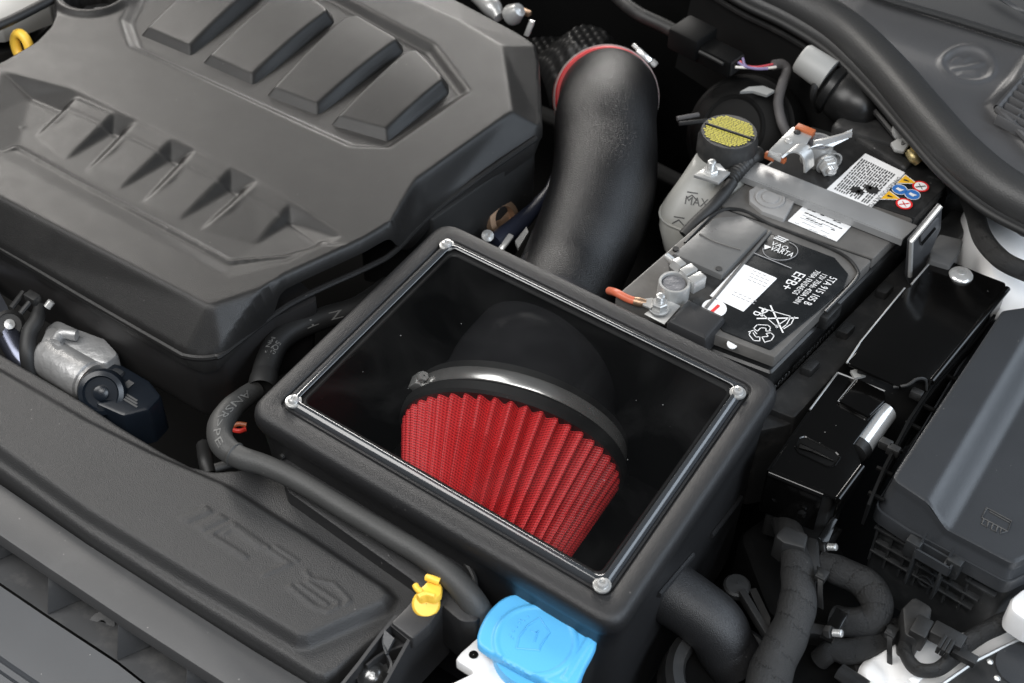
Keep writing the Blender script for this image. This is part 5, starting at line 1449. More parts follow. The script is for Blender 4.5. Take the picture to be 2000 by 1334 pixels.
    sheet([P(1006, 476, -0.08), P(1028, 448, -0.08), P(1032, 458, -0.08), P(1012, 490, -0.08)], 0.004).build('stay', M['steel'], r)
    obox(P(988, 474, -0.08), (0.5, 0.7, 0.3), UDIR, ZUP, 0.022, 0.007, 0.004).build('clip', M['bright'], r, bevel=0.0008)
    mb = slab(PX([(915, 395), (955, 350), (1030, 345), (1010, 420), (950, 470), (900, 440)], -0.10), -0.10, 0.06, 0.006, 0.01)
    o = mb.build('throttle_unit', M['black']); tag(o, 'black throttle housing below the right corner of engine cover', 'throttle')
rear_bits()
# ================================================================ right hand side: relay cover, bracket, fuse box
def relay_cover():
    z = -0.030
    root = thing('relay_cover', P(1800, 640, -0.09), 'large glossy black sheet metal cover with one silver rivet', 'cover')
    pl = [(1653, 708), (1672, 688), (1680, 668), (1766, 564), (1778, 560), (1815, 516), (1830, 498), (1924, 537), (1964, 552), (1966, 572), (1822, 745), (1795, 740), (1760, 756)]
    slab(PX(pl, z), z, 0.0035, 0.0010, 0.004).build('top_plate', M['gloss'], root)
    # folded side wall, right and front
    w = [P(1966, 566, z - 0.0005), P(1818, 748, z - 0.0005)]
    sheet([w[0], w[1], w[1] - ZUP * 0.055, w[0] - ZUP * 0.055], 0.0025).build('side_fold', M['gloss'], root)
    tube([P(1967, 564, z - .0024), P(1893, 655, z - .0024), P(1819, 746, z - .0024)], 0.0036, 12, 1, smoothpath=False).build('rolled_edge', M['gloss'], root)
    # bare cut edges that catch the light
    for a, b in (((1654, 709), (1681, 668)), ((1681, 668), (1767, 563)), ((1780, 556), (1816, 514))):
        pa, pb = P(a[0], a[1], z - 0.0008), P(b[0], b[1], z - 0.0008)
        tube([pa, pb], 0.0011, 6, 1, smoothpath=False).build('cut_edge', M['strap'], root)
    lathe([(0.0128, 0), (0.0124, 0.0012), (0.0098, 0.0030), (0.005, 0.0038), (0.0004, 0.004)], P(1877, 537, z), ZUP, 30).build('rivet', M['bright'], root)
    lathe([(0.0040, 0.003), (0.0038, 0.0048), (0.0004, 0.005)], P(1877, 537, z), ZUP, 16).build('rivet_pin', M['steel'], root)
    # foam pad and dark box below
    slab(PX([(1818, 478), (1836, 456), (1882, 468), (1876, 488), (1856, 520), (1815, 508)], z + 0.006), z + 0.006, 0.02, 0.002, 0.003).build('foam_pad', M['insul'], root)
    slab(PX([(1672, 720), (1830, 520), (1950, 566), (1815, 745)], z - 0.010), z - 0.010, 0.10, 0.002, 0.004).build('carrier_box', M['black'], root)
    # wire spring clip at the front corner
    tube([P(1745, 756, z - .004), P(1772, 752, z + .001), P(1792, 740, z + .003), P(1808, 742, z), P(1810, 762, z - .012)], 0.0016, 6, 5).build('spring_wire', M['rubber_dark'], root)
    sheet([P(1660, 728, z - .02), P(1690, 718, z - .02), P(1700, 735, z - .02), P(1668, 742, z - .02)], 0.003).build('plastic_tab', M['greyplastic'], root)
relay_cover()

def fuse_bracket():
    z = -0.050
    root = thing('fuse_holder_cover', P(1600, 850, -0.11), 'smaller glossy black metal box with a slotted top in front of the relay cover', 'cover')
    pl = [(1502, 916), (1580, 806), (1636, 728), (1728, 764), (1731, 784), (1668, 868), (1684, 908), (1636, 974)]
    slab(PX(pl, z), z, 0.0035, 0.0012, 0.005).build('top_plate', M['gloss'], root)
    a, b, c = P(1503, 920, z - .001), P(1636, 974, z - .001), P(1684, 910, z - .001)
    mid = a + (b - a) * 0.80
    sheet([a, mid, mid - ZUP * 0.055, a - ZUP * 0.060], 0.0025).build('front_fold', M['gloss'], root, bevel=0.0006)
    sheet([b, c, c - ZUP * 0.030, b - ZUP * 0.030], 0.0025).build('side_fold', M['gloss'], root, bevel=0.0006)
    sheet([a, a - ZUP * 0.06, P(1582, 806, z - 0.062), P(1582, 806, z - .001)], 0.0025).build('rear_fold', M['gloss'], root)
    for p, q, r_ in ((a, mid, 0.0042), (b, c, 0.0042)):
        tube([p - ZUP * 0.0024, q - ZUP * 0.0024], r_, 12, 1, smoothpath=False).build('rolled_edge', M['gloss'], root)
    for pa, pb in (((1636, 728), (1582, 800)), ((1636, 728), (1728, 764))):
        tube([P(*pa, z - .0006), P(*pb, z - .0006)], 0.0011, 6, 1, smoothpath=False).build('cut_edge', M['strap'], root)
    # raised square pad
    slab(PX([(1638, 782), (1676, 738), (1729, 764), (1731, 782), (1698, 814)], z + 0.0045), z + 0.0045, 0.0046, 0.0022, 0.003).build('pressed_pad', M['gloss'], root)
    tube([P(u, v, z + .0022) for u, v in ((1674, 738), (1637, 783), (1697, 814))], 0.0007, 6, 1, smoothpath=False).build('pad_edge', M['strap'], root)
    # slot
    sl = [(1554, 874), (1562, 856), (1572, 853), (1632, 884), (1640, 892), (1628, 910), (1616, 911), (1560, 884)]
    mb = MB(); rings_mesh(mb, PX(sl, z), [(-0.0016, z - 0.0001, 0.004), (-0.0012, z + 0.0011, 0.004), (-0.0004, z + 0.0012, 0.004), (0.0006, z + 0.0003, 0.0035)], 4, False, False)
    mb.build('slot_rim', M['gloss'], root)
    slab(PX(sl, z), z + 0.0003, 0.001, 0.0002, 0.004).build('slot_floor', M['void'], root)
    tube([P(1562, 872, z + .001), P(1590, 882, z + .0018), P(1628, 900, z + .001)], [0.0035, 0.002, 0.001], 6, 4).build('slot_tongue', M['gloss'], root)
    for u, v in ((1516, 972), (1566, 1003)):
        lathe([(0.005, 0), (0.0042, 0.002), (0.0004, 0.003)], P(u, v, z - 0.035), (-0.2, -0.8, 0.5), 14).build('dimple', M['gloss'], root)
    # bright solenoid can beside it
    r2 = thing('solenoid_can', P(1695, 840, -0.075), 'bright silver metal can wedged beside the slotted black box', 'solenoid')
    p0, p1 = P(1714, 822, z - 0.015), P(1678, 872, z - 0.015)
    d = (p1 - p0)
    tube([p0 - d * .35, p0, p1, p1 + d * .02], 0.0130, 24, 2, smoothpath=False).build('can', M['bright'], r2)
    lathe([(0.0138, 0), (0.0140, 0.004), (0.012, 0.010), (0.006, 0.011), (0.0004, 0.011)], p1, d.normalized(), 20).build('end_cap', M['black'], r2)
    # dark body under
    slab(PX([(1510, 930), (1585, 815), (1640, 740), (1720, 770), (1660, 880), (1670, 905), (1630, 965)], z - 0.006), z - 0.006, 0.09, 0.002, 0.004).build('inner_body', M['black'], root)
fuse_bracket()

ZF = -0.028
def fuse_box():
    root = thing('fuse_box', P(1860, 930, -0.12), 'slate grey fuse box with embossed fuse symbol and clipped lid', 'fuse box')
    # lid: a moulded top on two levels, joined by a broad chamfer, and side walls lofted to the rim
    zr = ZF - 0.036
    top = [(1742, 934), (1808, 978), (1848, 1034), (1979, 1101), (2130, 1030), (2130, 600), (1958, 606)]
    lo = [0, 0, 1, 1, 1, 1, 0]
    a, b = P(1800, 985, ZF), P(2004, 640, ZF)
    dv = (b - a); dv.z = 0; dv.normalize(); nr = Vector((dv.y, -dv.x))
    def drop(x, y):
        t = min(1, max(0, ((x - a.x) * nr.x + (y - a.y) * nr.y) / 0.034)); return 0.016 * t * t * (3 - 2 * t)
    tp = [P2(u, v, ZF - 0.016 * l) for (u, v), l in zip(top, lo)]
    tpf = [tuple(p) for p in fillet(ccw(tp), 0.010, 5)]
    T = Terrain(tpf, 0.0013, ZF)
    q = np.clip(((T.X - a.x) * nr.x + (T.Y - a.y) * nr.y) / 0.034, 0, 1)
    T.Z -= 0.016 * q * q * (3 - 2 * q)
    zz = ZF - 0.016
    T.build('lid_top', M['fuse'], root, blur=0.8, skirt=0.0, round_r=0.0012)
    sy = MB()
    for pts in ([(1928, 992), (1976, 1018), (1968, 1038), (1918, 1011), (1928, 992)], [(1933, 999), (1972, 1021)], [(1922, 1014), (1918, 1024), (1928, 1030), (1931, 1020)], [(1940, 1024), (1936, 1034), (1945, 1039), (1949, 1029)], [(1956, 1032), (1954, 1042), (1966, 1038)]):
        tube([P(u, v, zz + 0.0002) for u, v in pts], 0.0009, 6, 1, smoothpath=False, mb=sy)
    sy.build('fuse_symbol', M['fusebase'], root)
    rim = ccw([P2(u, v, zr) for u, v in [(1704, 998), (1770, 1042), (1822, 1068), (1966, 1146), (2160, 1050), (2160, 585), (1922, 632)]])
    tpc = ccw(tp); n = len(tpc)
    def blend(k): return [tuple(Vector(tpc[i]).lerp(Vector(rim[i]), k)) for i in range(n)]
    loops = []
    for k, z, rad in ((0.0, 0.0012, 0.010), (0.03, 0.0030, 0.010), (0.07, 0.0065, 0.0105), (0.12, 0.012, 0.011), (0.70, None, 0.012), (0.74, zr + 0.0015, 0.012), (0.80, zr + 0.0040, 0.012), (0.95, zr + 0.0040, 0.012), (1.0, zr + 0.0010, 0.012), (1.0, zr - 0.012, 0.012)):
        lp = fillet(blend(k), rad, 5); out = []
        for p in lp:
            if k <= 0.12: out.append(Vector((p.x, p.y, ZF - drop(p.x, p.y) - z)))
            elif z is None: out.append(Vector((p.x, p.y, zr + 0.0035)))
            else: out.append(Vector((p.x, p.y, z)))
        loops.append(out)
    m = len(loops[0]); mb = MB()
    mb.add([v for l in loops for v in l], [[k * m + i, k * m + (i + 1) % m, (k + 1) * m + (i + 1) % m, (k + 1) * m + i] for k in range(len(loops) - 1) for i in range(m)])
    mb.build('lid_wall', M['fuse'], root, ang=50)
    # base
    zb2 = zr - 0.012
    base = [(1716, 1006), (1966, 1150), (2150, 1060), (2150, 640), (1930, 650)]
    slab(PX(base, zb2), zb2, 0.12, 0.002, 0.008, draft=-0.004).build('base_body', M['fusebase'], root)
    # ledges and ribs on the front face of the base
    pa, pb = P(1716, 1010, zb2), P(1966, 1154, zb2); dr = (pb - pa).normalized(); fn = Vector((dr.y, -dr.x, 0))
    Lf = (pb - pa).length
    for k, (dz, t0, t1, th) in enumerate(((-0.012, 0.0, 0.40, 0.003), (-0.030, 0.04, 0.86, 0.0024), (-0.046, 0.02, 0.84, 0.0024), (-0.012, 0.72, 0.95, 0.003))):
        c = pa + dr * (Lf * (t0 + t1) / 2) + fn * 0.0015 + ZUP * dz
        obox(c, dr, fn, ZUP, Lf * (t1 - t0), 0.006, th).build('base_ledge', M['fusebase'], root, bevel=0.0006)
    for t in (0.03, 0.15, 0.27, 0.39, 0.51, 0.63, 0.75):
        obox(pa + dr * Lf * t + fn * 0.001 - ZUP * 0.034, dr, fn, ZUP, 0.0022, 0.0045, 0.055).build('base_rib', M['fusebase'], root)
    q = pa + dr * Lf * 0.47 + fn * 0.002 - ZUP * 0.046
    lathe([(0.0075, 0.0), (0.0075, 0.002), (0.006, 0.002), (0.006, 0.0)], q, fn, 24).build('moulded_ring', M['fusebase'], root)
    # latch on the front of the lid
    r2 = thing('fuse_lid_latch', P(1820, 1075, zr), 'square black latch tower clipping the front of the fuse box lid', 'latch')
    for u, v in ((1806, 1056), (1859, 1086)):
        p = P(u, v, zr + 0.004)
        sheet([p + fn * 0.001, p + fn * 0.014 - ZUP * .004, p + fn * 0.014 - ZUP * 0.055, p + fn * .001 - ZUP * 0.055], 0.0026, nrm=dr).build('latch_fin', M['fusebase'], r2, bevel=0.0004)
        sheet([p + ZUP * 0.014 + fn * .001, p + fn * 0.007 - ZUP * .002, p - ZUP * .006, p + ZUP * .004], 0.002, nrm=dr).build('fin_tip', M['fuse'], r2)
    p = P(1834, 1075, zr + 0.002) + fn * 0.008
    for off in (-0.009, 0.009):
        obox(p + fn * off * 0.55 - ZUP * 0.004, dr, fn, ZUP, 0.034, 0.002, 0.012).build('latch_wall', M['fuse'], r2)
    for off in (-0.017, 0.017):
        obox(p + dr * off - ZUP * 0.004, dr, fn, ZUP, 0.002, 0.011, 0.012).build('latch_wall', M['fuse'], r2)
    obox(p - ZUP * 0.012, dr, fn, ZUP, 0.034, 0.010, 0.004).build('latch_floor', M['void'], r2)
    for u, v in ((1787, 1064), (1866, 1101)):
        p = P(u, v, zr - 0.004) + fn * 0.004
        obox(p, dr, fn, ZUP, 0.014, 0.010, 0.022).build('latch_block', M['fusebase'], r2, bevel=0.0012)
    # ladder shaped side rail on the left of the box
    r3 = thing('cable_channel', P(1720, 900, -0.1), 'dark ladder shaped cable channel left of the fuse box', 'cable channel')
    z = -0.058
    l0 = [P(u, v, z) for u, v in ((1690, 1005), (1722, 930), (1770, 838), (1815, 770), (1880, 700), (1920, 640))]
    l1 = [P(u, v, z - 0.004) for u, v in ((1712, 960), (1748, 890), (1795, 808), (1842, 748), (1900, 680), (1936, 634))]
    for l in (l0, l1):
        ribbon(l, ZUP, 0.03, 0.0028, smoothpath=False).build('channel_wall', M['deep'], r3)
    for u, v in ((1700, 964), (1716, 915), (1738, 870), (1772, 826), (1800, 790), (1852, 735)):
        p = P(u, v, z + 0.008); obox(p + UDIR * 0.006, UDIR, VDIR, ZUP, 0.016, 0.0035, 0.004).build('rung', M['deep'], r3, bevel=0.0006)
    for u, v in ((1730, 868), (1745, 880), (1790, 770)):
        obox(P(u, v, z + .012), UDIR, VDIR, ZUP, 0.012, 0.008, 0.010).build('clip', M['dusty'], r3, bevel=0.001)
fuse_box()

def body_white():
    root = thing('inner_wing', P(1950, 480, -0.15), 'white painted inner wing panel behind the fuse box', 'body panel')
    z = -0.060
    pl = [(1880, 408), (1905, 398), (2020, 420), (2150, 520), (2150, 660), (1960, 640), (1935, 560), (1960, 545), (1930, 520), (1908, 470)]
    T = Terrain(PX([(1878, 420), (1892, 392), (2030, 400), (2200, 520), (2200, 720), (1960, 720), (1930, 560), (1905, 500)], z), 0.003, z)
    x0, y0 = P2(1985, 480, z); rr = np.hypot(T.X - x0, T.Y - y0)
    T.Z += 0.03 * np.exp(-(rr / 0.06) ** 2)
    T.build('wing_top', M['white'], root, blur=1.0, skirt=0.1, round_r=0.01)
    # lower white rail near the bottom right
    zz = -0.135
    r2 = thing('chassis_rail', P(1800, 1290, -0.2), 'white painted rail with folds at the lower right corner', 'body panel')
    T = Terrain(PX([(1678, 1300), (1690, 1284), (1740, 1250), (1900, 1226), (2040, 1150), (2140, 1150), (2140, 1300), (1830, 1420), (1720, 1420)], zz), 0.003, zz)
    T.stroke([P2(1712, 1286, zz), P2(1735, 1310, zz), P2(1742, 1360, zz)], 0.006, -0.004, 0.006)
    T.stroke([P2(1765, 1276, zz), P2(1790, 1310, zz), P2(1830, 1330, zz)], 0.006, 0.004, 0.006)
    T.build('rail_top', M['white'], r2, blur=0.8, skirt=0.05, round_r=0.006)
    sheet([P(1772, 1330, zz + .012), P(1800, 1312, zz + .012), P(1806, 1322, zz + .012), P(1786, 1345, zz + .012)], 0.004).build('weld_tab', M['white'], r2, bevel=0.001)
    # black headlamp edge in the corner with bare rim
    r3 = thing('headlamp_housing', P(1960, 1310, -0.15), 'black headlamp housing with a pale rim in the bottom right corner', 'headlamp')
    z = -0.115
    pl = [(1840, 1336), (1905, 1292), (1985, 1252), (2150, 1180), (2150, 1460), (1800, 1460)]
    slab(PX(pl, z), z, 0.05, 0.003, 0.004).build('housing', M['dusty'], r3)
    tube([P(u, v, z + 0.0005) for u, v in ((1832, 1342), (1905, 1291), (1985, 1251), (2150, 1179))], 0.0018, 6, 1, smoothpath=False).build('rim', M['steel'], r3)
    lathe([(0.023, 0), (0.0225, 0.0015), (0.0003, 0.002)], P(1994, 1302, z), ZUP, 30).build('round_plug', M['fuse'], r3)
    for u, v in ((1934, 1292), (1948, 1324)):
        lathe([(0.003, 0), (0.0003, 0.002)], P(u, v, z), ZUP, 12).build('pimple', M['steel'], r3)
    o = slab(PX([(1976, 1166), (2000, 1146), (2080, 1140), (2080, 1240), (2010, 1216), (1972, 1190)], -0.07), -0.07, 0.03, 0.005, 0.010).build('white_cap', M['whiteplastic'])
    tag(o, 'white rounded plastic piece at the right edge of the picture', 'cap')
    # hose hugging the wing
    o = tube([P(1888, 372, -0.02), P(1905, 420, -0.012), P(1918, 462, -0.006), P(1944, 496, -0.004), P(1978, 520, -0.004), P(2060, 552, -0.01)], 0.0105, 14, 8).build('wing_hose', M['tape_dark'])
    tag(o, 'black taped loom curving over the white inner wing', 'wiring loom')
body_white()

def looms():
    def loom(name, pts, r, m, label, cat='wiring loom', seg=20, group=None):
        o = tube([P(*p) for p in pts], r, seg, 10, rf=lambda s, a: 1 + 0.035 * math.sin(s * 70 + a) + 0.025 * math.sin(s * 190 + 2 * a)).build(name, M[m], None, ang=70)
        tag(o, label, cat, group); return o
    loom('taped_loom', [(1530, 1010, -0.125), (1550, 1070, -0.104), (1560, 1130, -0.100), (1555, 1190, -0.105), (1535, 1250, -0.115), (1508, 1310, -0.130), (1490, 1380, -0.145)], [0.0130, 0.0140, 0.0160, 0.0175, 0.0185, 0.020, 0.021], 'tape', 'thickest taped wiring loom dropping from the slotted black box', seg=24)
    loom('taped_loom', [(1598, 1098, -0.105), (1640, 1116, -0.105), (1690, 1142, -0.107), (1714, 1180, -0.112), (1700, 1212, -0.122), (1655, 1215, -0.13), (1630, 1208, -0.135)], [0.0120, 0.0140, 0.0150, 0.0155, 0.0150, 0.014, 0.013], 'tape_dark', 'taped loom bending back on itself in front of the fuse box')
    loom('taped_loom', [(1770, 1225, -0.135), (1730, 1240, -0.135), (1690, 1262, -0.138), (1655, 1272, -0.142), (1625, 1270, -0.146), (1600, 1290, -0.16)], [0.0115, 0.0120, 0.0125, 0.012, 0.011, 0.010], 'tape_dark', 'shorter taped loom below the bent loom, ending in a clip')
    loom('loom_branch', [(1772, 1240, -0.125), (1768, 1275, -0.112), (1790, 1306, -0.110), (1828, 1308, -0.110), (1860, 1285, -0.110), (1895, 1252, -0.11), (1960, 1215, -0.11), (2040, 1180, -0.11)], [0.0060, 0.0062, 0.0064, 0.0066, 0.0070, 0.0085, 0.0090, 0.009], 'tape_dark', 'thin taped cable hanging in a loop over the white rail', 'cable')
    loom('loom_branch', [(1640, 1310, -0.13), (1660, 1325, -0.13), (1690, 1345, -0.13)], 0.008, 'tape_dark', 'stub of taped cable at the bottom edge below the looms', 'cable')
    # grommet collar at the top of the thick loom
    r = thing('loom_clamp', P(1560, 1040, -0.10), 'black rubber collar holding the thickest loom below the slotted box', 'clamp')
    slab(PX([(1512, 1046), (1532, 1024), (1580, 1042), (1574, 1072), (1560, 1068), (1530, 1060)], -0.082), -0.082, 0.03, 0.003, 0.004).build('collar', M['dusty'], r)
    slab(PX([(1572, 1044), (1600, 1052), (1604, 1110), (1582, 1118), (1570, 1080)], -0.092), -0.092, 0.03, 0.003, 0.004).build('collar_side', M['black'], r)
    sheet([P(1596, 1052, -.075), P(1622, 1010, -.075), P(1634, 1016, -.075), P(1616, 1060, -.08), P(1604, 1062, -.08)], 0.003).build('metal_strap', M['gloss'], r, bevel=0.0006)
    # two pale bolts
    for (u, v, lab) in ((1618, 1068, 'pale threaded bolt end beside the loom collar'), (1628, 1236, 'pale threaded bolt end below the bent loom')):
        rr = thing('fixing_bolt', P(u, v, -0.10), lab, 'bolt', 'fixing bolts between the looms')
        ax = Vector((0.72, -0.35, 0.45)).normalized()
        p = P(u, v, -0.098)
        bolt(p, ax, 0.0036, 0.009).build('thread', M['steel'], rr)
        hexnut(p - ax * 0.008, ax, 0.0065, 0.007).build('hex_nut', M['black'], rr)
        sheet([p - ax * .012 + VDIR * .03, p - ax * .012 + UDIR * .012 + VDIR * .03, p - ax * .010 + UDIR * .012 - VDIR * .008, p - ax * .010 - VDIR * .008], 0.003).build('mount_plate', M['gloss'], rr, bevel=0.0008)
    # cable ties and clips
    for (u, v, z, lab) in ((1605, 1125, -0.085, 'black tie buckle on the neck of the bent loom'), (1740, 1236, -0.115, 'black tie buckle round the lower short loom')):
        c = P(u, v, z); rr = thing('cable_tie', c, lab, 'cable tie', 'cable ties on the looms')
        obox(c, UDIR, VDIR, ZUP, 0.010, 0.012, 0.008).build('buckle', M['black'], rr, bevel=0.001)
        ribbon([c + Vector((0.0, 0.012, -0.004)), c + Vector((-0.002, 0.0, 0.004)), c + Vector((-0.002, -0.014, -0.008)), c + Vector((0, -0.020, -0.022))], UDIR, 0.005, 0.0014).build('band', M['black'], rr)
    # connector below the fuse box
    r = thing('harness_connector', P(1790, 1200, -0.12), 'black plug hanging below the fuse box into the loom', 'connector')
    slab(PX([(1762, 1186), (1786, 1162), (1822, 1184), (1818, 1210), (1796, 1252), (1766, 1240)], -0.10), -0.10, 0.035, 0.004, 0.005).build('plug_body', M['dusty'], r)
    obox(P(1796, 1236, -0.105), UDIR, VDIR, ZUP, 0.016, 0.022, 0.024).build('plug_neck', M['black'], r, bevel=0.002)
    r = thing('loom_clip', P(1862, 1256, -0.10), 'black toothed clip on the looped cable', 'clip')
    obox(P(1850, 1246, -0.098), UDIR, VDIR, ZUP, 0.030, 0.016, 0.014).build('clip_body', M['black'], r, bevel=0.0015)
    for k in range(3):
        obox(P(1838 + 8 * k, 1258 + 5 * k, -0.092), VDIR, UDIR, ZUP, 0.016, 0.0035, 0.010).build('tooth', M['black'], r, bevel=0.0006)
    obox(P(1884, 1282, -0.10), UDIR, VDIR, ZUP, 0.022, 0.010, 0.008).build('lever', M['black'], r, bevel=0.001)
    # bracket left of the thick loom
    r = thing('chassis_bracket', P(1470, 1130, -0.14), 'dark folded bracket arm between the air box stub and thick loom', 'bracket')
    z = -0.125
    sheet([P(1440, 1168, z), P(1452, 1162, z), P(1502, 1246, z), P(1498, 1262, z)], 0.012).build('arm', M['dusty'], r, bevel=0.001)
    sheet([P(1462, 1154, z - .004), P(1476, 1152, z - .004), P(1504, 1210, z - .004), P(1502, 1240, z - .004)], 0.003).build('web', M['dusty'], r)
    lathe([(0.013, 0), (0.013, 0.006), (0.011, 0.008), (0.0004, 0.009)], P(1438, 1150, z), ZUP, 20).build('boss', M['black'], r)
    # two big rubber rings at the bottom
    for (u, v, rad, lab) in ((1415, 1322, 0.050, 'black rubber ring under the air box stub'), (1592, 1316, 0.047, 'black rubber ring right of the thick loom at the bottom')):
        c = P(u, v, -0.160)
        rr = thing('rubber_ring', c, lab, 'grommet', 'rubber rings at the bottom of the bay')
        lathe([(rad * 0.72, -0.03), (rad * 0.74, 0.0), (rad * 0.80, 0.006), (rad * 1.0, 0.008), (rad * 1.12, 0.002), (rad * 1.16, -0.03)], c, (0.1, -0.15, 1), 44).build('lip', M['dusty'], rr)
        lathe([(rad * 0.74, -0.012), (0.0004, -0.014)], c, (0.1, -0.15, 1), 30).build('bore', M['void'], rr)
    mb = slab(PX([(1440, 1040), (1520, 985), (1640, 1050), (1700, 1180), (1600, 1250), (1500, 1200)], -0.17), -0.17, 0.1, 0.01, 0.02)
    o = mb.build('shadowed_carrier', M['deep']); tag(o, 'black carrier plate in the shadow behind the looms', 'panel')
looms()

# ================================================================ washer filler, clip, hose, front bracket
def washer():
    z = -0.045
    root = thing('washer_stopper', P(1050, 1260, -0.07), 'bright blue washer fluid cap with embossed windscreen symbol', 'cap')
    out = [(932, 1250), (940, 1218), (962, 1184), (996, 1161), (1040, 1163), (1095, 1184), (1152, 1226), (1166, 1252), (1146, 1296), (1116, 1346), (1060, 1330), (1000, 1300), (946, 1268)]
    pl = PX(out, z)
    cl = ccw(pl); cl = [Vector((p[0], p[1], 0)) for p in cl]; m = len(cl)
    pl = [(p.x, p.y) for p in catmull([cl[-1]] + cl + cl[:2], 5)[5:5 + 5 * m]]
    T = Terrain(pl, 0.0010, z)
    cx, cy = P2(1046, 1252, z); rr = np.hypot(T.X - cx, T.Y - cy); R0 = 0.036
    T.Z += 0.0022 * np.clip((R0 - rr) / 0.0025 + 0.5, 0, 1) - 0.0010 * np.clip((R0 - 0.0045 - rr) / 0.0016 + 0.5, 0, 1)
    # grip bar at the right
    T.plate(PX([(1148, 1242), (1158, 1250), (1108, 1330), (1096, 1324)], z), 0.0018, 0.002)
    zt = z + 0.0015
    sym = MB()
    S = lambda pts, w=0.0015: tube([P(u, v, z + 0.0014) for u, v in pts], w * 0.42, 6, 1, smoothpath=False, mb=sym)
    S([(1009, 1266), (1054, 1270), (1056, 1262), (1074, 1236), (1054, 1206), (1030, 1222), (1014, 1244), (1009, 1266)])
    S([(1044, 1254), (1052, 1232), (1046, 1236), (1038, 1232)], 0.0013)
    for u, v in ((1030, 1204), (1022, 1212), (1014, 1216), (1008, 1224), (1002, 1232), (996, 1240), (1000, 1246), (1014, 1210)):
        S([(u, v), (u + 2, v + 1)], 0.0018)
    sym.build('washer_symbol', M['blue'], root)
    T.build('cap_top', M['blue'], root, blur=0.45, skirt=0.007, round_r=0.0020, ang=50)
    lathe([(0.040, -0.03), (0.040, 0.0), (0.039, 0.003)], P(1052, 1268, z - 0.012), (0, 0, 1), 40, cap1=True).build('cap_neck', M['blue'], root)
    r2 = thing('washer_filler_neck', P(960, 1310, -0.1), 'white plastic filler neck with a small hole under the blue cap', 'filler neck')
    zz = z - 0.020
    pl = [(888, 1288), (902, 1272), (940, 1238), (1010, 1290), (1030, 1372), (880, 1380), (878, 1336), (924, 1314), (920, 1308)]
    slab(PX(pl, zz), zz, 0.012, 0.002, 0.004).build('flange', M['whiteplastic'], r2)
    c = P(925, 1279, zz)
    lathe([(0.0042, 0.0004), (0.0003, 0.0005)], c, ZUP, 18).build('hole', M['void'], r2)
    lathe([(0.034, -0.10), (0.036, -0.006), (0.030, 0.0)], P(1040, 1300, zz), ZUP, 30, cap1=True).build('neck', M['whiteplastic'], r2)
washer()

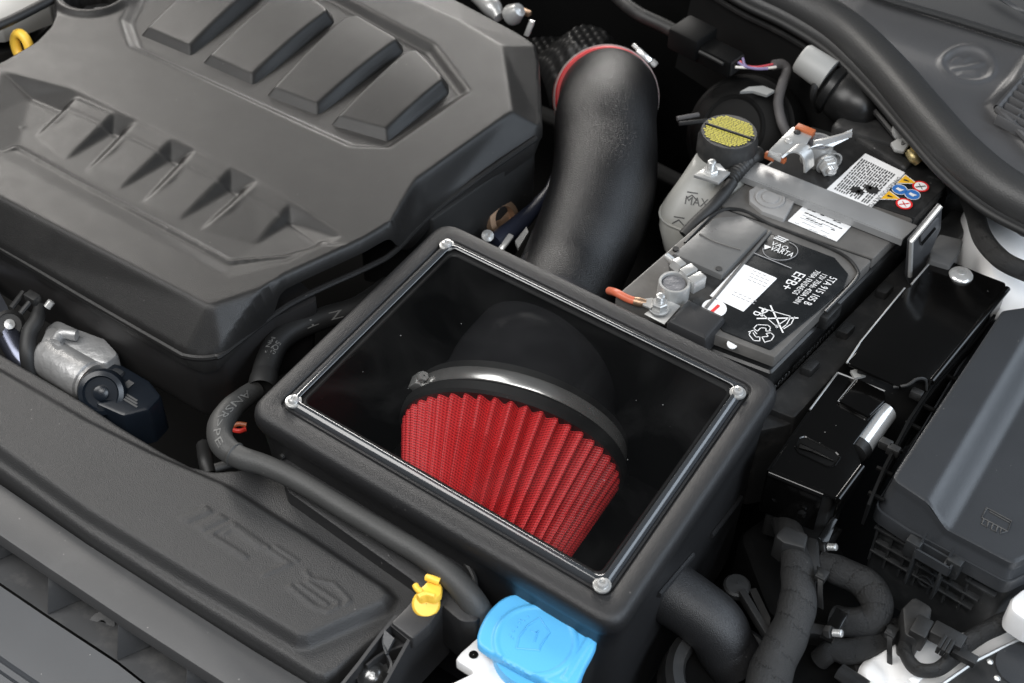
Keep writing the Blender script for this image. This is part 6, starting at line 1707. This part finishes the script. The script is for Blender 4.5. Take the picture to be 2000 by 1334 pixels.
def yellow_clip():
    z = -0.035
    c = P(838, 1160, z - 0.01)
    root = thing('yellow_clip', c, 'small yellow plastic clip on the black bracket by the hose', 'clip')
    lathe([(0.0115, 0.0), (0.0125, 0.0015), (0.0120, 0.004), (0.0105, 0.0055), (0.0004, 0.006)], P(832, 1180, z - 0.014), (0.1, -0.5, 0.85), 24).build('base_disc', M['yellow'], root)
    T = slab(PX([(812, 1162), (814, 1152), (826, 1142), (838, 1130), (856, 1130), (864, 1144), (862, 1160), (850, 1170), (832, 1166), (822, 1170)], z), z, 0.008, 0.003, 0.004, n=3)
    T.build('head', M['yellow'], root)
    tube([P(834, 1128, z + .002), P(845, 1131, z + .004), P(858, 1136, z + .003)], 0.0034, 10, 3).build('grip', M['yellow'], root)
    tube([P(811, 1143, z + .001), P(815, 1150, z + .001), P(822, 1156, z - .001)], 0.0030, 10, 3).build('tab', M['yellow'], root)
    tube([P(818, 1166, z), P(832, 1160, z + .001), P(848, 1164, z)], 0.0026, 8, 3).build('rib', M['yellow'], root)
    # bracket
    zb = -0.058
    r = thing('front_bracket', P(780, 1260, -0.1), 'black front bracket with a screw and ribbed pockets below the yellow clip', 'bracket')
    slab(PX([(872, 1172), (850, 1160), (818, 1160), (790, 1190), (764, 1216), (806, 1248), (840, 1218)], zb + 0.008), zb + 0.008, 0.016, 0.0015, 0.002).build('head_plate', M['black2'], r)
    # outer walls
    a = [P(872, 1174, zb + .006), P(800, 1250, zb), P(748, 1345, zb - .006), P(730, 1400, zb - .01)]
    ribbon([p - ZUP * 0.04 for p in a], ZUP, 0.085, 0.003, smoothpath=False).build('right_wall', M['black2'], r)
    b = [P(775, 1205, zb + .003), P(745, 1240, zb), P(700, 1300, zb - .004), P(660, 1350, zb - .01)]
    ribbon([p - ZUP * 0.02 for p in b], ZUP, 0.045, 0.003, smoothpath=False).build('left_wall', M['black2'], r)
    fl = [P(765, 1218, zb - 0.022), P(806, 1250, zb - 0.022), P(752, 1345, zb - 0.03), P(670, 1352, zb - 0.03)]
    sheet(fl, 0.004).build('pocket_floor', M['black2'], r)
    sheet([P(766, 1216, zb + .004), P(802, 1246, zb + .002), P(797, 1254, zb - .010), P(761, 1224, zb - .010)], 0.003).build('step_web', M['black2'], r)
    tube([P(752, 1232, zb), P(749, 1255, zb), P(756, 1278, zb)], 0.0015, 6, 4).build('curved_web', M['fuse'], r)
    sheet([P(752, 1232, zb), P(772, 1250, zb), P(757, 1278, zb - .004), P(750, 1256, zb - .002)], 0.004).build('web_plate', M['fuse'], r)
    ribbon([P(756, 1278, zb - .004) - ZUP * .008, P(764, 1298, zb - .008) - ZUP * .008, P(758, 1316, zb - .012) - ZUP * .008], ZUP, 0.018, 0.002).build('screw_web', M['black2'], r)
    ribbon([P(716, 1300, zb - .004) - ZUP * .008, P(745, 1278, zb - .006) - ZUP * .008, P(796, 1258, zb - .006) - ZUP * .008], ZUP, 0.018, 0.002).build('cross_web', M['black2'], r)
    q = P(728, 1322, zb - 0.018)
    lathe([(0.0135, 0), (0.0135, 0.0015), (0.0105, 0.003), (0.0085, 0.0065), (0.004, 0.0085), (0.0004, 0.0088)], q, (0.05, -0.3, 0.95), 26).build('screw_head', mat('dark_screw', (0.20, 0.20, 0.20), 0.25, 0.9), r)
    lathe([(0.0026, 0.0085), (0.0024, 0.0098), (0.0003, 0.0100)], q, (0.05, -0.3, 0.95), 6).build('screw_drive', M['bright'], r)

yellow_clip()

def coolant_hose():
    pts = [(760, 560, -0.06), (700, 600, -0.055), (630, 622, -0.050), (575, 645, -0.046), (540, 672, -0.043), (522, 712, -0.042), (514, 745, -0.042)]
    root = thing('coolant_pipe', P(530, 700, -0.05), 'black printed hose rising behind the air box under the engine cover', 'hose')
    path = catmull([P(*p) for p in pts], 10); T_, N_, B_ = frames(path)
    tube([P(*p) for p in pts], [0.0120, 0.0120, 0.0118, 0.0120, 0.0125, 0.0130, 0.0132], 20, 10).build('hose_wall', M['rubber_dark'], root)
    lathe([(0.0134, -0.006), (0.0144, 0), (0.0144, 0.010), (0.0134, 0.014)], P(516, 740, -0.042), (P(514, 750, -.042) - P(522, 712, -.042)), 24).build('joint_collar', M['rubber_dark'], root)
    # printing on it, facing up
    def on(path, r, s0, off):
        S = [0]
        for i in range(1, len(path)): S.append(S[-1] + (path[i] - path[i - 1]).length)
        T_, N_, B_ = frames(path)
        def fn(x, y):
            s = s0 + x; i = 0
            while i < len(S) - 2 and S[i + 1] < s: i += 1
            t = (s - S[i]) / max(1e-6, S[i + 1] - S[i]); p = path[i].lerp(path[i + 1], t)
            tt = T_[i].lerp(T_[i + 1], t).normalized()
            e = (CAM - p); e = (e - tt * e.dot(tt)).normalized(); w = e.cross(tt)
            if w.z < 0 and False: w = -w
            a = off + y / r
            return p + e * (r * 1.012 * math.cos(a)) + w * (r * 1.012 * math.sin(a))
        return fn, S[-1]
    fn, L = on(path, 0.0127, 0.158, -0.1)
    mb = MB(); text('5Q0122051', None, 0, 0, 0.0085, mb, fn=fn, width=0.050)
    fn, L = on(path, 0.0127, 0.155, -0.65); text('MN RUECF', None, 0, 0, 0.0065, mb, fn=fn, width=0.048)
    mb.build('printing', M['hoseink'], root)
    fn, L = on(path, 0.0121, 0.070, -0.3); mb = MB(); text('Z  T', None, 0, 0, 0.012, mb, fn=fn, width=0.045); mb.build('printing', M['hoseink'], root)
    # main hose
    r2 = thing('coolant_hose', P(650, 960, -0.05), 'long black rubber hose with white lettering running before the air box', 'hose')
    z = -0.030
    hp = [(498, 762, -0.047), (478, 776, -0.040), (450, 800, -0.032), (430, 832, -0.029), (434, 866, -0.028), (466, 892, -0.028), (520, 910, -0.028), (590, 944, -0.028), (680, 998, -0.028), (760, 1046, -0.029), (830, 1088, -0.031), (885, 1130, -0.036), (925, 1178, -0.050), (960, 1240, -0.085)]
    H3 = [P(*p) for p in hp]
    hr = [0.0100, 0.0105, 0.0116, 0.0122, 0.0120, 0.0108, 0.0100, 0.0096, 0.0095, 0.0096, 0.0100, 0.0112, 0.0122, 0.013]
    path = catmull(H3, 12)
    def crink(s, a):
        k = 1.0
        for s0, a0, dpt in ((0.468, 1.9, .07), (0.480, 2.3, .06), (0.500, 1.6, .08), (0.512, 2.1, .07)):
            d = (a - a0 + math.pi) % (2 * math.pi) - math.pi
            k -= dpt * math.exp(-((s - s0) / 0.0035) ** 2) * math.exp(-(d / 0.9) ** 2)
        return k + 0.012 * math.sin(s * 48) * math.sin(a + s * 9)
    tube(H3, hr, 28, 14, rf=crink).build('hose_wall', M['rubber'], r2, ang=70)
    for s_i in (int(12 * 4.9),):
        p = path[s_i]; t = (path[s_i + 1] - path[s_i - 1]).normalized()
        lathe([(0.0112, -0.002), (0.0120, -0.001), (0.0120, 0.0), (0.0105, 0.0012)], p, t, 28).build('sleeve_end', M['rubber'], r2)
    fn, L = on(path, 0.0122, 0.022, -0.35)
    mb = MB(); text('ANSR>PE', None, 0, 0, 0.0100, mb, fn=fn, width=0.080); mb.build('printing', M['hoseink'], r2)
coolant_hose()

def pump():
    root = thing('thermostat_pump', P(170, 690, -0.09), 'cast aluminium pump with a navy end below the engine cover', 'pump')
    z = -0.085
    ax = (P(205, 760, z) - P(90, 690, z)).normalized()
    c = P(92, 694, z)
    L = (P(205, 764, z) - c).length
    lathe([(0.0004, -0.002), (0.020, -0.002), (0.0225, 0.002), (0.0225, L * 0.72), (0.0205, L * 0.74), (0.0205, L * 0.78), (0.0004, L * 0.78)], c, ax, 30).build('motor_can', M['alloy'], root)
    slab(PX([(86, 640), (110, 622), (150, 640), (205, 660), (232, 690), (205, 712), (150, 690), (100, 690)], z + 0.018), z + 0.018, 0.04, 0.004, 0.006).build('casting', M['alloy'], root)
    slab(PX([(78, 668), (90, 640), (104, 636), (128, 650), (122, 676), (104, 690)], z + 0.022), z + 0.022, 0.03, 0.003, 0.004).build('casting_lug', M['alloy'], root)
    tube([P(108, 668, z + .024), P(120, 652, z + .026), P(150, 655, z + .026)], 0.006, 10, 4).build('casting_rib', M['alloy'], root)
    # navy end piece
    slab(PX([(178, 736), (205, 704), (240, 712), (292, 742), (316, 772), (290, 800), (240, 812), (190, 790), (172, 768)], z + 0.010), z + 0.010, 0.05, 0.004, 0.006).build('end_housing', M['navy'], root)
    slab(PX([(156, 748), (170, 724), (180, 728), (166, 756)], z + 0.016), z + 0.016, 0.03, 0.002, 0.002).build('metal_shim', M['copper'], root)
    q = P(200, 766, z + 0.012)
    axn = Vector((0.1, -0.75, 0.65))
    lathe([(0.024, -0.004), (0.0245, 0.003), (0.0225, 0.008), (0.018, 0.010), (0.016, 0.006), (0.008, 0.006), (0.0075, 0.010), (0.004, 0.012), (0.0003, 0.012)], q, axn, 36).build('navy_dial', M['navy'], root)
    slab(PX([(214, 722), (228, 716), (244, 724), (230, 738)], z + 0.014), z + 0.014, 0.012, 0.002, 0.003).build('pale_key', M['fuse'], root)
    mb = MB()
    for k in range(3):
        p = P(240, 768 + 6 * k, z + 0.0108); mb.add([p, p + UDIR * 0.019, p + UDIR * 0.019 + VDIR * 0.0022, p + VDIR * 0.0022], [[0, 1, 2, 3]])
    p = P(239, 752, z + .0108); mb.add([p, p + UDIR * .008, p + UDIR * .008 + VDIR * .009, p + VDIR * .009], [[0, 1, 2, 3]])
    mb.build('fine_print', M['faintink'], root)
    # dark metal link at the far left
    r = thing('belt_tensioner', P(20, 640, -0.09), 'dark steel link with a pivot bolt at the left edge', 'tensioner')
    zz = -0.075
    ribbon([P(-30, 540, zz), P(0, 592, zz), P(18, 632, zz)], UDIR, 0.022, 0.012).build('link_arm', mat('blued_steel', (0.16, 0.17, 0.20), 0.32, 0.9, mottle=0.2), r)
    lathe([(0.016, -0.01), (0.0165, 0.004), (0.0125, 0.007), (0.012, 0.005), (0.0004, 0.005)], P(18, 636, zz), (0.35, -0.5, 0.75), 26).build('pivot_eye', M['dusty'], r)
    lathe([(0.006, 0.004), (0.0055, 0.009), (0.0003, 0.010)], P(18, 636, zz), (0.35, -0.5, 0.75), 14).build('pivot_bolt', M['steel'], r)
    tube([P(16, 650, zz - .01), P(36, 690, zz - .015), P(58, 720, zz - .02)], [0.014, 0.013, 0.012], 14, 5).build('damper', mat('damper_steel', (0.12, 0.13, 0.17), 0.25, 0.9), r)
    o = tube([P(78, 596, -0.05), P(72, 625, -0.055), P(58, 650, -0.06), P(54, 690, -0.07), P(60, 730, -0.09)], [0.006, 0.008, 0.0085, 0.0085, 0.008], 12, 6).build('black_vent_hose', M['rubber_dark'])
    tag(o, 'thin black hose between the steel link and aluminium pump', 'hose')
    r = thing('vent_hose_clip', P(62, 582, -0.04), 'small dark clip holding the thin hose under the engine cover', 'clip')
    obox(P(64, 582, -0.042), UDIR, VDIR, ZUP, 0.016, 0.010, 0.010).build('clip_body', M['dusty'], r, bevel=0.001)
    for a, b in (((22, 602), (46, 570)), ((40, 612), (58, 590))):
        tube([P(*a, -0.05), P(*b, -0.045)], 0.0030, 8, 1, smoothpath=False).build('prong', M['dusty'], r)
    lathe([(0.0042, 0), (0.004, 0.008), (0.0003, 0.009)], P(92, 600, -0.05), (0.6, 0.5, 0.6), 12).build('stud', M['bright'], r)
    # wiring deep in the gap
    W = [('amber', (455, 832, -0.12), (466, 828, -0.118), (482, 830, -0.118), 'amber wire ends in the dark gap beside the bent hose'),
         ('redw', (456, 840, -0.122), (468, 842, -0.12), (480, 838, -0.12), 'red wire in the dark gap beside the bent hose'),
         ('yellowink', (434, 890, -0.11), (444, 892, -0.108), (456, 890, -0.11), 'yellow wire just below the bend of the hose'),
         ('greenw', (450, 894, -0.112), (458, 894, -0.11), (464, 892, -0.112), 'green wire just below the bend of the hose')]
    for m_, a, b, c2, lab in W:
        o = tube([P(*a), P(*b), P(*c2)], 0.0026, 8, 4).build('loose_wire', M[m_]); tag(o, lab, 'wire', 'loose wires in the gap')
    o = tube([P(398, 870, -0.13), P(402, 900, -0.125), P(408, 925, -0.13)], 0.008, 10, 5).build('drain_pipe', M['dusty']); tag(o, 'dark pipe standing in the gap left of the bent hose', 'pipe')
    o = tube([P(420, 915, -0.07), P(460, 905, -0.07), P(510, 906, -0.07)], 0.005, 10, 5).build('thin_cable', M['rubber_dark']); tag(o, 'thin black cable lying along the duct edge under the hose', 'cable')
pump()
